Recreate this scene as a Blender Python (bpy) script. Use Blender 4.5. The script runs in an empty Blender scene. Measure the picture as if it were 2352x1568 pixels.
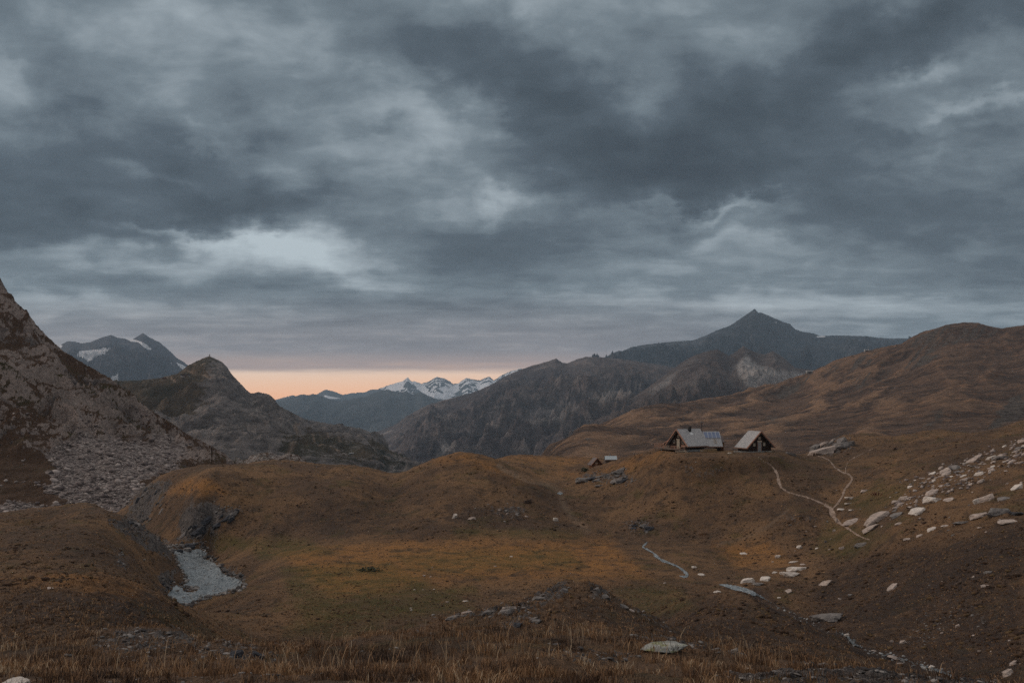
import bpy, bmesh, math, random
import numpy as np
from mathutils import Vector, Matrix
rad = math.radians
scene = bpy.context.scene
COL = scene.collection

# ---------------------------------------------------------------- camera
# all picture measurements below are in pixels of a 2352 x 1568 view of the photograph:
# x = (u-1176)/F*d,  y = d,  z = (HZ-v)/F*d   (camera at the origin, looking along +Y, level, lens shifted)
F, HZ, CU = 2000.0, 910.0, 1176.0
cam_d = bpy.data.cameras.new("camera"); cam = bpy.data.objects.new("camera", cam_d); COL.objects.link(cam)
cam.location = (0, 0, 0); cam.rotation_euler = (rad(90), 0, 0)
cam_d.sensor_width = 36.0; cam_d.lens = 36.0 * F / 2352
cam_d.shift_y = (HZ - 784) / 2352
cam_d.clip_start = 0.3; cam_d.clip_end = 90000
scene.camera = cam

HAZE_COL, HAZE_D = (0.60, 0.80, 1.0), 4.2e-5
# ---------------------------------------------------------------- colour management
scene.view_settings.view_transform = 'Standard'
scene.view_settings.look = 'None'
scene.view_settings.exposure = 0.0
scene.view_settings.gamma = 1.0
scene.view_settings.use_curve_mapping = False
scene.cycles.max_bounces = 4; scene.cycles.diffuse_bounces = 2; scene.cycles.glossy_bounces = 2
scene.cycles.transmission_bounces = 2; scene.cycles.volume_bounces = 0
scene.cycles.use_denoising = False       # the photograph is grainy too
scene.cycles.volume_step_rate = 10

# ---------------------------------------------------------------- tiny node language
class NT:
    def __init__(s, tree): s.t = tree; tree.nodes.clear()
    def n(s, ty, **kw):
        nd = s.t.nodes.new(ty)
        for k, v in kw.items(): setattr(nd, k, v)
        return nd
    def put(s, sock, v):
        if isinstance(v, bpy.types.NodeSocket): s.t.links.new(v, sock)
        elif v is not None:
            if hasattr(sock.default_value, '__len__') and not hasattr(v, '__len__'): v = (v,) * len(sock.default_value)
            if hasattr(v, '__len__') and len(sock.default_value) == 4 and len(v) == 3: v = (*v, 1)
            sock.default_value = v
    def m(s, op, a, b=None, c=None, clamp=False):
        nd = s.n('ShaderNodeMath', operation=op, use_clamp=clamp)
        s.put(nd.inputs[0], a)
        if b is not None: s.put(nd.inputs[1], b)
        if c is not None: s.put(nd.inputs[2], c)
        return nd.outputs[0]
    def vm(s, op, a, b=None):
        nd = s.n('ShaderNodeVectorMath', operation=op); s.put(nd.inputs[0], a)
        if b is not None: s.put(nd.inputs[3] if op == 'SCALE' else nd.inputs[1], b)
        return nd.outputs['Value'] if op in ('DOT_PRODUCT', 'LENGTH') else nd.outputs[0]
    def xyz(s, x, y, z):
        nd = s.n('ShaderNodeCombineXYZ')
        for i, v in enumerate((x, y, z)): s.put(nd.inputs[i], v)
        return nd.outputs[0]
    def sep(s, v):
        nd = s.n('ShaderNodeSeparateXYZ'); s.put(nd.inputs[0], v); return nd.outputs
    def noise(s, vec, scale, detail=4, rough=0.55, dist=0.0, out=0, lac=2.0):
        nd = s.n('ShaderNodeTexNoise'); s.put(nd.inputs['Vector'], vec)
        nd.inputs['Scale'].default_value = scale; nd.inputs['Detail'].default_value = detail
        nd.inputs['Roughness'].default_value = rough; nd.inputs['Distortion'].default_value = dist
        nd.inputs['Lacunarity'].default_value = lac
        return nd.outputs[out]
    def voro(s, vec, scale, feature='F1', out='Distance', rnd=1.0):
        nd = s.n('ShaderNodeTexVoronoi', feature=feature); s.put(nd.inputs['Vector'], vec)
        nd.inputs['Scale'].default_value = scale; nd.inputs['Randomness'].default_value = rnd
        return nd.outputs[out]
    def mapv(s, vec, scale=(1, 1, 1), loc=(0, 0, 0), rot=(0, 0, 0), ty='POINT'):
        nd = s.n('ShaderNodeMapping', vector_type=ty); s.put(nd.inputs[0], vec)
        nd.inputs['Location'].default_value = loc; nd.inputs['Rotation'].default_value = rot
        nd.inputs['Scale'].default_value = scale
        return nd.outputs[0]
    def step(s, v, a, b, lo=0.0, hi=1.0, smooth=True):
        nd = s.n('ShaderNodeMapRange', interpolation_type='SMOOTHSTEP' if smooth else 'LINEAR')
        s.put(nd.inputs[0], v); s.put(nd.inputs[1], a); s.put(nd.inputs[2], b); s.put(nd.inputs[3], lo); s.put(nd.inputs[4], hi)
        return nd.outputs[0]
    def mix(s, f, a, b, blend='MIX'):
        nd = s.n('ShaderNodeMix', data_type='RGBA', blend_type=blend)
        s.put(nd.inputs[0], f); s.put(nd.inputs[6], a); s.put(nd.inputs[7], b)
        return nd.outputs[2]
    def ramp(s, f, stops, interp='LINEAR'):
        nd = s.n('ShaderNodeValToRGB'); s.put(nd.inputs[0], f); cr = nd.color_ramp; cr.interpolation = interp
        while len(cr.elements) < len(stops): cr.elements.new(0.5)
        for e, (p, c) in zip(cr.elements, stops): e.position = p; e.color = (*c, 1) if len(c) == 3 else c
        return nd.outputs[0]
    def attr(s, name, out='Fac'):
        return s.n('ShaderNodeAttribute', attribute_name=name).outputs[out]

def srgb(r, g, b):
    f = lambda c: c / 12.92 if c <= 0.04045 else ((c + 0.055) / 1.055) ** 2.4
    return (f(r / 255), f(g / 255), f(b / 255))

# ---------------------------------------------------------------- sky
SUN_EL, SUN_ROT = rad(14), rad(-72)          # soft evening light from the left, a little ahead of the camera
world = bpy.data.worlds.new("World"); scene.world = world; world.use_nodes = True
W = NT(world.node_tree)
D = W.n('ShaderNodeTexCoord').outputs['Generated']
D = W.vm('NORMALIZE', D)
dx, dy, dz = W.sep(D)
yc = W.m('MAXIMUM', dy, 0.35)
s_ = W.m('DIVIDE', dx, yc); t_ = W.m('DIVIDE', dz, yc)
ST = W.xyz(s_, t_, 0.0)                      # tangent of the bearing, tangent of the elevation
zz = W.m('ADD', W.m('MAXIMUM', dz, 0.0), 0.20)
Q = W.xyz(W.m('DIVIDE', dx, zz), W.m('DIVIDE', dy, zz), 0.0)      # point on the cloud layer
wn = W.noise(Q, 2.4, 6, 0.6, out=1)
wn2 = W.noise(ST, 9.0, 8, 0.57, out=1)
wv = W.vm('SUBTRACT', wn, (0.5, 0.5, 0.5)); wv2 = W.vm('SUBTRACT', wn2, (0.5, 0.5, 0.5))
fade = W.step(t_, 0.03, 0.25)
STw = W.vm('ADD', ST, W.vm('MULTIPLY', W.vm('SCALE', wv, 0.14), W.xyz(1.0, W.m('MULTIPLY_ADD', fade, 0.75, 0.1), 0)))
STw = W.vm('ADD', STw, W.vm('MULTIPLY', W.vm('SCALE', wv2, 0.13), W.xyz(1.0, W.m('MULTIPLY_ADD', fade, 0.7, 0.15), 0)))
blobs = [  # u, v, half width, half height, rotation (deg, clockwise in the picture), amount
    (80, 430, 230, 110, 8, -.30), (330, 330, 260, 75, 24, -.24), (500, 480, 130, 48, 6, -.34), (650, 430, 95, 40, 12, -.26),
    (140, 520, 260, 45, 4, -.22), (560, 255, 80, 35, 15, -.14), (60, 60, 170, 90, 20, -.12), (200, 180, 150, 70, 35, -.08),
    (1120, 160, 320, 80, 25, -.30), (1420, 340, 400, 85, 10, -.27), (1720, 270, 270, 95, -14, -.26), (1880, 130, 230, 80, -20, -.24), (380, 402, 110, 16, 12, .16), (450, 300, 60, 14, 10, .10), (870, 288, 60, 16, 0, -.12), (760, 340, 120, 70, 20, .05), (1700, 560, 200, 14, 0, .10), (2150, 340, 120, 14, -12, .14), (300, 700, 300, 20, 4, .12), (1150, 330, 60, 24, 20, .10),
    (2180, 60, 190, 60, -18, -.36), (1550, 430, 330, 55, 2, -.22), (2000, 330, 160, 45, -20, -.20), (2230, 300, 120, 35, -5, -.18),
    (1080, 560, 260, 48, 5, -.22), (1350, 520, 170, 40, -4, -.14), (2250, 450, 200, 90, 0, -.22), (2300, 620, 150, 80, 0, -.16),
    (1950, 560, 240, 40, -6, -.10), (900, 690, 330, 40, 5, -.14), (1250, 640, 300, 30, 2, -.10), (300, 660, 200, 18, 6, -.10),
    (20, 190, 110, 55, 28, .22), (600, 100, 330, 130, 10, .07), (1110, 270, 100, 55, 30, .20), (960, 210, 130, 40, 28, .12),
    (1120, 460, 60, 28, 20, .26), (650, 552, 115, 36, 10, .50), (560, 600, 150, 40, 0, .14), (420, 545, 160, 13, 4, .32), (760, 625, 200, 26, 12, .24),
    (250, 600, 260, 26, 6, .20), (100, 700, 150, 24, 5, .10), (450, 20, 330, 60, 0, .08), (1100, 30, 120, 60, 0, .08), (980, 260, 120, 40, 30, .10), (2130, 180, 45, 22, -25, .22), (2260, 215, 160, 22, -16, .24),
    (2230, 285, 150, 18, -14, .16), (1680, 485, 85, 14, -6, .26), (1500, 500, 190, 16, -4, .12), (1700, 690, 300, 22, 0, .22),
    (2100, 715, 330, 26, 0, .16), (1450, 625, 260, 20, 0, .08), (1300, 60, 220, 80, 20, .06), (1010, 335, 150, 40, 30, .10),
    (1750, 590, 250, 30, 0, .08), (880, 460, 120, 80, 30, .04), (1130, 800, 350, 26, 0, -.05),
]
val = None
for (u, v, a, b, r, amt) in blobs:
    mp = W.mapv(STw, scale=(a * 1.25 / F, b * 1.25 / F, 1), loc=((u - CU) / F, (HZ - v) / F, 0), rot=(0, 0, rad(-r)), ty='TEXTURE')
    g = W.m('EXPONENT', W.m('MULTIPLY', W.vm('DOT_PRODUCT', mp, mp), -1.0))
    val = W.m('MULTIPLY_ADD', g, amt, 0.5 if val is None else val)
n1 = W.noise(Q, 2.0, 9, 0.55, 0.3)
n2 = W.noise(W.mapv(Q, scale=(1, 1.3, 1), loc=(7, 3, 0)), 6.5, 8, 0.55, 0.4)
n3 = W.noise(W.mapv(ST, scale=(1, 1.7, 1), rot=(0, 0, 0.25)), 8.0, 8, 0.54, 0.3)
streak = W.noise(W.mapv(ST, scale=(2.2, 34, 1)), 1.6, 6, 0.6, 0.25)
val = W.m('MULTIPLY_ADD', W.m('SUBTRACT', n1, 0.5), 0.42, val)
val = W.m('MULTIPLY_ADD', W.m('SUBTRACT', n2, 0.5), 0.40, val)
val = W.m('MULTIPLY_ADD', W.m('MULTIPLY', W.m('SUBTRACT', n3, 0.5), fade), 0.62, val)
low = W.m('SUBTRACT', 1.0, W.step(t_, 0.06, 0.20))
val = W.m('MULTIPLY_ADD', W.m('MULTIPLY', W.m('SUBTRACT', streak, 0.5), low), 0.85, val)
val = W.m('MULTIPLY_ADD', W.m('SUBTRACT', val, 0.5), 1.12, 0.5)
cloud = W.ramp(W.m('MULTIPLY_ADD', val, 0.74, 0.24), [(0.0, srgb(50, 58, 66)), (0.24, srgb(66, 76, 84)), (0.425, srgb(82, 93, 102)), (0.61, srgb(114, 126, 134)), (0.773, srgb(152, 163, 170)), (0.98, srgb(188, 200, 206))])
lil = W.ramp(val, [(0.0, srgb(108, 106, 112)), (0.5, srgb(150, 143, 146)), (0.85, srgb(196, 182, 178)), (1.0, srgb(212, 194, 186))])
side = W.step(s_, 0.55, 0.0)                 # the glow lies to the left of the view's centre
cloud = W.mix(W.m('MULTIPLY', W.m('SUBTRACT', 1.0, W.step(t_, 0.035, 0.13)), side), cloud, lil)
pink = W.ramp(streak, [(0.3, srgb(168, 152, 150)), (0.5, srgb(206, 176, 164)), (0.7, srgb(246, 200, 172))])
tw = W.m('ADD', t_, W.m('MULTIPLY', W.m('SUBTRACT', streak, 0.5), 0.022))
cloud = W.mix(W.m('MULTIPLY', W.m('SUBTRACT', 1.0, W.step(tw, 0.034, 0.056)), W.step(s_, 0.25, 0.02)), cloud, pink)
nish = W.n('ShaderNodeTexSky', sky_type='NISHITA', sun_disc=False, sun_elevation=SUN_EL, sun_rotation=SUN_ROT, altitude=2400)
gap = W.ramp(t_, [(0.0, srgb(250, 170, 118)), (0.014, srgb(246, 184, 142)), (0.028, srgb(238, 196, 168))])
gap = W.vm('MULTIPLY', gap, (1.5, 1.42, 1.36))
gap = W.mix(0.04, gap, nish.outputs[0])      # clear air below the edge of the cloud deck
gm = W.m('MULTIPLY', W.m('SUBTRACT', 1.0, W.step(W.m('MULTIPLY_ADD', s_, -0.008, tw), 0.0245, 0.0350)), W.step(s_, 0.14, 0.02))
col = W.mix(gm, cloud, gap)
# brighter, thinner overcast high overhead and behind the camera
up = W.m('ADD', W.step(dz, 0.46, 0.85, 0.0, 1.7), W.step(dy, 0.3, -0.6, 0.0, 0.35))
col = W.vm('MULTIPLY', col, W.xyz(*[W.m('MULTIPLY_ADD', up, k, 1.0) for k in (1.42, 1.0, 0.80)]))
below = W.step(dz, -0.02, -0.10)
col = W.mix(below, col, (0.03, 0.025, 0.02))
bg = W.n('ShaderNodeBackground'); W.put(bg.inputs[0], col); bg.inputs[1].default_value = 1.0
bg2 = W.n('ShaderNodeBackground'); W.put(bg2.inputs[0], nish.outputs[0]); bg2.inputs[1].default_value = 0.003
addb = W.n('ShaderNodeAddShader'); W.t.links.new(bg.outputs[0], addb.inputs[0]); W.t.links.new(bg2.outputs[0], addb.inputs[1])
wo = W.n('ShaderNodeOutputWorld'); W.t.links.new(addb.outputs[0], wo.inputs[0])
world.cycles.sampling_method = 'MANUAL'; world.cycles.sample_map_resolution = 512

sun_d = bpy.data.lights.new("sun", 'SUN'); sun = bpy.data.objects.new("sun", sun_d); COL.objects.link(sun)
sun_d.energy = 1.25; sun_d.angle = rad(26); sun_d.color = (1.0, 0.86, 0.74)
el = rad(22)
sd = Vector((math.sin(SUN_ROT) * math.cos(el), math.cos(SUN_ROT) * math.cos(el), math.sin(el)))
sun.rotation_euler = sd.to_track_quat('Z', 'Y').to_euler()
# ---------------------------------------------------------------- numpy noise
_rs = np.random.RandomState(7)
_P = _rs.permutation(4096); _P = np.concatenate([_P, _P, _P])
_ang = _rs.rand(4096) * 2 * np.pi; _GX, _GY = np.cos(_ang), np.sin(_ang)
def perlin(x, y, seed=0):
    x = x + seed * 17.31; y = y + seed * 9.73
    xi = np.floor(x).astype(np.int64); yi = np.floor(y).astype(np.int64)
    xf = x - xi; yf = y - yi
    su = xf * xf * xf * (xf * (xf * 6 - 15) + 10); sv = yf * yf * yf * (yf * (yf * 6 - 15) + 10)
    def g(ix, iy, fx, fy):
        h = _P[(_P[ix & 4095] + (iy & 4095))] & 4095
        return _GX[h] * fx + _GY[h] * fy
    a = g(xi, yi, xf, yf); b = g(xi + 1, yi, xf - 1, yf); c = g(xi, yi + 1, xf, yf - 1); d = g(xi + 1, yi + 1, xf - 1, yf - 1)
    return ((a + su * (b - a)) * (1 - sv) + (c + su * (d - c)) * sv) * 1.4
def fbm(x, y, o=5, seed=0, gain=0.5):
    r = 0; a = 1.0; t = 0
    for i in range(o):
        r = r + a * perlin(x * 2 ** i, y * 2 ** i, seed + i * 3); t += a; a *= gain
    return r / t * 1.6
def ridged(x, y, o=5, seed=0, gain=0.5):
    r = 0; a = 1.0; t = 0
    for i in range(o):
        r = r + a * (1 - np.abs(perlin(x * 2 ** i, y * 2 ** i, seed + i * 3)) * 2); t += a; a *= gain
    return r / t
def sstep(x, a, b):
    t = np.clip((x - a) / (b - a), 0, 1); return t * t * (3 - 2 * t)
def polymask(u, v, poly, soft=6.0):
    """1 inside polygon, soft edge in px; u,v arrays"""
    poly = np.array(poly, float); n = len(poly)
    inside = np.zeros(u.shape, bool); dmin = np.full(u.shape, 1e9)
    x0, y0 = poly.min(0) - 4 * soft; x1, y1 = poly.max(0) + 4 * soft
    sel = (u > x0) & (u < x1) & (v > y0) & (v < y1)
    U = u[sel]; V = v[sel]
    if U.size == 0: return np.zeros(u.shape)
    ins = np.zeros(U.shape, bool); dm = np.full(U.shape, 1e9)
    for i in range(n):
        ax, ay = poly[i]; bx, by = poly[(i + 1) % n]
        c = ((ay > V) != (by > V)) & (U < (bx - ax) * (V - ay) / (by - ay + 1e-12) + ax); ins ^= c
        L2 = (bx - ax) ** 2 + (by - ay) ** 2 + 1e-9
        t = np.clip(((U - ax) * (bx - ax) + (V - ay) * (by - ay)) / L2, 0, 1)
        dm = np.minimum(dm, np.hypot(U - ax - t * (bx - ax), V - ay - t * (by - ay)))
    sd = np.where(ins, dm, -dm); out = np.zeros(u.shape); out[sel] = sstep(sd, -soft, soft); return out
def linemask(u, v, pts, w, soft=3.0):
    pts = np.array(pts, float); dm = np.full(u.shape, 1e9)
    x0, y0 = pts.min(0) - w * 3; x1, y1 = pts.max(0) + w * 3
    sel = (u > x0) & (u < x1) & (v > y0) & (v < y1); U = u[sel]; V = v[sel]; d = np.full(U.shape, 1e9)
    for (ax, ay), (bx, by) in zip(pts[:-1], pts[1:]):
        L2 = (bx - ax) ** 2 + (by - ay) ** 2 + 1e-9
        t = np.clip(((U - ax) * (bx - ax) + (V - ay) * (by - ay)) / L2, 0, 1)
        d = np.minimum(d, np.hypot(U - ax - t * (bx - ax), V - ay - t * (by - ay)))
    out = np.zeros(u.shape); out[sel] = 1 - sstep(d, max(w - soft, 0), w + soft); return out

# ---------------------------------------------------------------- thin plate sheets over (bearing, log distance)
def tps_fit(P, val, lam):
    n = len(P); d2 = ((P[:, None] - P[None]) ** 2).sum(-1)
    K = 0.5 * d2 * np.log(d2 + 1e-12) + lam * np.eye(n)
    A = np.zeros((n + 3, n + 3)); A[:n, :n] = K; A[:n, n] = 1; A[:n, n + 1:] = P; A[n, :n] = 1; A[n + 1:, :n] = P.T
    return np.linalg.solve(A, np.concatenate([val, np.zeros(3)]))
def tps_eval(w, P, X):
    out = np.empty(len(X)); n = len(P)
    for i in range(0, len(X), 20000):
        Q_ = X[i:i + 20000]; d2 = ((Q_[:, None] - P[None]) ** 2).sum(-1)
        out[i:i + 20000] = (0.5 * d2 * np.log(d2 + 1e-12)) @ w[:n] + w[n] + Q_ @ w[n + 1:]
    return out
def cr_up(A, m, axis):
    """Catmull-Rom upsample along axis to m samples"""
    A = np.moveaxis(A, axis, 0); n = A.shape[0]; t = np.linspace(0, n - 1, m); i = np.clip(t.astype(int), 0, n - 2); f = (t - i)[:, None]
    g = lambda k: A[np.clip(i + k, 0, n - 1)]
    p0, p1, p2, p3 = g(-1), g(0), g(1), g(2)
    r = 0.5 * (2 * p1 + (p2 - p0) * f + (2 * p0 - 5 * p1 + 4 * p2 - p3) * f ** 2 + (3 * p1 - p0 - 3 * p2 + p3) * f ** 3)
    return np.moveaxis(r, 0, axis)
class Sheet: pass
def make_sheet(ctrl, u0, u1, d0, d1, nu, nd, su=250.0, kd=4.0, lam=1e-3, coarse=6):
    C = np.array(ctrl, float); P = np.stack([C[:, 0] / su, np.log(C[:, 2]) * kd], 1)
    w = tps_fit(P, (C[:, 1] - 1200) / 100, lam)
    cu, cd = nu // coarse + 2, nd // coarse + 2
    uu = np.linspace(u0, u1, cu); ll = np.linspace(math.log(d0), math.log(d1), cd)
    G = np.stack(np.meshgrid(uu / su, ll * kd, indexing='ij'), -1).reshape(-1, 2)
    V = (tps_eval(w, P, G) * 100 + 1200).reshape(cu, cd)
    V = cr_up(cr_up(V, nu, 0), nd, 1)
    S = Sheet(); S.u = np.linspace(u0, u1, nu)[:, None] + 0 * V; S.d = np.exp(np.linspace(math.log(d0), math.log(d1), nd))[None] + 0 * V
    S.v = V; S.nu, S.nd = nu, nd
    S.x = (S.u - CU) / F * S.d; S.y = S.d.copy(); S.z = (HZ - S.v) / F * S.d
    S.u0, S.u1, S.l0, S.l1 = u0, u1, math.log(d0), math.log(d1)
    return S
def refresh(S): S.v = HZ - S.z / S.y * F
def slope_of(S):
    gx = np.gradient(S.z, axis=0) / (np.gradient(S.x, axis=0) + 1e-9)
    gd = np.gradient(S.z, axis=1); dl = np.hypot(np.gradient(S.x, axis=1), np.gradient(S.y, axis=1))
    return np.hypot(gx, gd / dl)
def fix_crest(S, crest, jag=1.0, seed=900, width=.05, u_min=-1e9, u_max=1e9):
    """pull the skyline of a sheet onto its surveyed crest line"""
    c = np.array(crest, float); uu = S.u[:, 0]
    tgt = np.interp(uu, c[:, 0], c[:, 1]) + jag * (fbm(uu / 9.0, uu * 0 + .3, 4, seed) + .6 * fbm(uu / 3.0, uu * 0 + 4.3, 3, seed + 1)); dc = np.interp(uu, c[:, 0], c[:, 2])
    on = ((uu >= max(c[0, 0], u_min)) & (uu <= min(c[-1, 0], u_max))).astype(float)
    for it in range(3):
        sel = np.abs(np.log(S.d / dc[:, None])) < .12
        vv = np.where(sel, S.v, 1e9); j = vv.argmin(1); sil = vv[np.arange(len(uu)), j]; dj = S.d[np.arange(len(uu)), j]
        dl = (tgt - sil) * on
        S.v = S.v + dl[:, None] * np.exp(-(np.log(S.d / dj[:, None]) / width) ** 2); S.z = (HZ - S.v) / F * S.d
def sheet_obj(S, name, mat, attrs={}, label=None, kind='structure'):
    me = bpy.data.meshes.new(name); nu, nd = S.nu, S.nd
    co = np.stack([S.x, S.y, S.z], -1).reshape(-1, 3).astype(np.float32)
    i = np.arange((nu - 1) * (nd - 1)); a = (i // (nd - 1)) * nd + i % (nd - 1)
    q = np.stack([a, a + nd, a + nd + 1, a + 1], 1).astype(np.int32).ravel()
    me.vertices.add(len(co)); me.vertices.foreach_set('co', co.ravel())
    me.loops.add(len(q)); me.loops.foreach_set('vertex_index', q)
    me.polygons.add(len(i)); me.polygons.foreach_set('loop_start', np.arange(len(i), dtype=np.int32) * 4)
    me.polygons.foreach_set('use_smooth', np.ones(len(i), bool))
    me.update(calc_edges=True)
    for k, arr in attrs.items():
        at = me.attributes.new(k, 'FLOAT', 'POINT'); at.data.foreach_set('value', np.clip(arr, 0, 4).astype(np.float32).ravel())
    me.materials.append(mat)
    o = bpy.data.objects.new(name, me); COL.objects.link(o); o['kind'] = kind
    if label: o['label'] = label
    return o
def P3(u, v, d): return Vector(((u - CU) / F * d, d, (HZ - v) / F * d))
def interp_poly(pts, n):
    pts = np.array(pts, float); L = np.concatenate([[0], np.cumsum(np.hypot(*np.diff(pts[:, :2], axis=0).T))])
    t = np.linspace(0, L[-1], n); return np.stack([np.interp(t, L, pts[:, k]) for k in range(pts.shape[1])], 1)

# ================================================================ near ground
N = []
for u in range(-1400, 3801, 400):
    r = max(0, (u - 1650)) / 400.0
    N += [(u, 2560, 2), (u, 1990, 3.1), (u, 1612, 5), (u, 1545 + 22 * r, 7.5)]
N += [(-900, 1530, 14), (-300, 1515, 14), (0, 1508, 14), (110, 1484, 15), (200, 1462, 15), (280, 1446, 15), (390, 1444, 15), (445, 1470, 14), (547, 1480, 14), (684, 1484, 14),
      (804, 1476, 14), (1000, 1470, 15), (1200, 1466, 15), (1450, 1468, 15), (1550, 1480, 13), (1700, 1502, 12), (1900, 1535, 10.5),
      (2050, 1564, 9.5), (2200, 1610, 9.5), (2500, 1680, 9.5), (3000, 1750, 9.5)]
N += [(-900, 1600, 22), (0, 1600, 22), (250, 1580, 22), (500, 1640, 22), (750, 1640, 22), (1000, 1620, 22), (1200, 1590, 22), (1400, 1590, 22), (1640, 1600, 22), (1900, 1640, 20), (2200, 1760, 20), (2600, 1780, 20), (3200, 1780, 20)]
N += [(600, 1680, 40), (750, 1690, 40), (900, 1640, 40), (650, 1600, 70), (800, 1610, 70), (950, 1560, 70), (750, 1478, 95), (900, 1462, 96), (620, 1480, 90), (1000, 1450, 98)]
# mound with the grey outcrop
N += [(1000, 1500, 36), (1200, 1475, 35), (1400, 1475, 35), (1550, 1490, 36), (1000, 1430, 55), (1094, 1404, 56), (1180, 1394, 57), (1231, 1374, 58), (1272, 1363, 58), (1296, 1348, 60),
      (1351, 1346, 60), (1392, 1368, 60), (1453, 1400, 60), (1505, 1427, 60), (1556, 1455, 60), (1300, 1425, 44), (1150, 1440, 45), (1430, 1440, 45), (882, 1500, 52),
      (1000, 1530, 76), (1200, 1530, 76), (1320, 1520, 76), (1450, 1510, 76), (1300, 1400, 104), (1100, 1415, 104), (1450, 1400, 104)]
# hill on the near side of the creek
N += [(1640, 1492, 38), (1640, 1440, 60), (1560, 1470, 58), (1740, 1450, 58), (1494, 1400, 98), (1582, 1374, 92), (1640, 1362, 90), (1689, 1362, 90), (1738, 1370, 89), (1767, 1385, 88), (1799, 1405, 86), (1833, 1424, 83),
      (1891, 1454, 76), (1942, 1485, 66), (2010, 1522, 55), (2130, 1575, 43), (2250, 1620, 38), (1900, 1530, 35), (2050, 1585, 28), (1640, 1385, 105), (1720, 1395, 102)]
# creek
N += [(1700, 1358, 116), (1750, 1372, 111), (1796, 1395, 105), (1840, 1419, 98), (1900, 1445, 91), (1946, 1463, 84), (2044, 1507, 72), (2136, 1535, 63), (2198, 1558, 57), (2300, 1600, 50), (2500, 1680, 42)]
# right slope
N += [(2352, 1560, 53), (2352, 1480, 64), (2352, 1400, 75), (2352, 1300, 91), (2352, 1250, 98), (2352, 1200, 106), (2352, 1150, 116), (2352, 1100, 129), (2352, 1050, 146), (2352, 1000, 172), (2352, 966, 195),
      (2240, 1500, 68), (2240, 1300, 95), (2240, 1150, 125), (2240, 1050, 158), (2250, 994, 210),
      (2100, 1480, 78), (2100, 1400, 91), (2100, 1300, 107), (2100, 1220, 121), (2100, 1150, 137), (2100, 1100, 152), (2100, 1050, 174), (2107, 993, 225),
      (1980, 1400, 98), (2000, 1300, 118), (2000, 1200, 138), (2000, 1120, 160), (2000, 1050, 185),
      (2700, 1400, 65), (2700, 1200, 92), (2700, 1050, 125), (2700, 930, 190), (3200, 1350, 55), (3200, 1100, 90), (3200, 880, 200), (3200, 1700, 30), (3600, 1600, 40), (3600, 900, 150)]
N += [(1900, 1400, 106), (1900, 1330, 121), (1900, 1260, 138), (1900, 1205, 150), (1915, 1165, 158), (1900, 1100, 171), (1940, 1060, 186), (1929, 1006, 212), (1860, 1046, 200), (1997, 999, 225), (2047, 1006, 224), (2162, 987, 220), (2203, 994, 218), (2300, 984, 205)]
# hill below the chalets
N += [(1750, 1060, 181), (1740, 1150, 166), (1740, 1220, 155), (1740, 1264, 148), (1820, 1120, 168), (1820, 1200, 152), (1820, 1280, 138), (1600, 1041, 190), (1700, 1043, 188), (1800, 1041, 190), (1530, 1042, 189), (1600, 1100, 178), (1600, 1180, 167), (1600, 1236, 159),
      (1450, 1050, 205), (1425, 1059, 208), (1490, 1042, 199), (1450, 1110, 190), (1450, 1160, 180), (1450, 1232, 162), (1400, 1067, 212), (1372, 1074, 212), (1345, 1084, 212), (1310, 1122, 200), (1350, 1150, 188), (1340, 1190, 176), (1600, 1036, 200), (1700, 1036, 200), (1800, 1036, 200),
      (1700, 1065, 228), (1560, 1065, 228), (1830, 1065, 228)]
# meadow (level about 26 m below the camera)
for (u, d) in [(700, 103), (850, 110), (700, 125), (850, 140), (1000, 120), (1000, 145), (1150, 122), (1150, 140), (1150, 152), (1300, 122), (1300, 140), (1300, 153), (1450, 115), (1450, 132), (1450, 148), (1600, 118), (1600, 133), (1600, 148), (1700, 128), (1800, 122), (700, 148), (850, 155)]:
    N.append((u, HZ + 52000 / d, d))
# central hill
N += [(1074, 1042, 205), (1048, 1043, 205), (1008, 1054, 208), (1101, 1047, 203), (1128, 1059, 200), (958, 1070, 211), (924, 1085, 214), (894, 1087, 215), (858, 1077, 217), (808, 1070, 216), (761, 1069, 214), (700, 1066, 212),
      (600, 1232, 168), (700, 1230, 165), (800, 1226, 163), (1000, 1216, 161), (1200, 1216, 161), (1300, 1224, 162), (1000, 1130, 184), (900, 1150, 187), (800, 1130, 186), (680, 1130, 186), (600, 1150, 182), (1150, 1140, 180), (1210, 1100, 192), (1260, 1160, 182),
      (1060, 1095, 250), (900, 1120, 250), (760, 1110, 250), (1225, 1045, 265), (1158, 1050, 260), (1275, 1049, 265), (1363, 1053, 262), (1230, 1088, 232), (1290, 1106, 222), (1365, 1078, 238), (1420, 1066, 238), (1180, 1072, 236)]
# left brown rocky hill
N += [(520, 1073, 200), (450, 1079, 205), (400, 1091, 210), (360, 1106, 214), (330, 1122, 218), (306, 1148, 222), (640, 1060, 238), (560, 1066, 215), (450, 1150, 180), (500, 1200, 176), (560, 1235, 171), (420, 1215, 180), (370, 1180, 194), (400, 1246, 175), (340, 1215, 192), (318, 1175, 208)]
# gorge and river bed
N += [(262, 1198, 208), (246, 1190, 222), (330, 1238, 187), (375, 1262, 178), (430, 1272, 170), (430, 1320, 151), (430, 1380, 131), (500, 1300, 158), (540, 1337, 145), (470, 1360, 137), (395, 1366, 135), (450, 1290, 163), (505, 1340, 145),
      (500, 1378, 121), (560, 1347, 127), (440, 1402, 120), (600, 1322, 130), (560, 1302, 148), (620, 1275, 152), (520, 1268, 170), (480, 1252, 175), (650, 1250, 165)]
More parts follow.
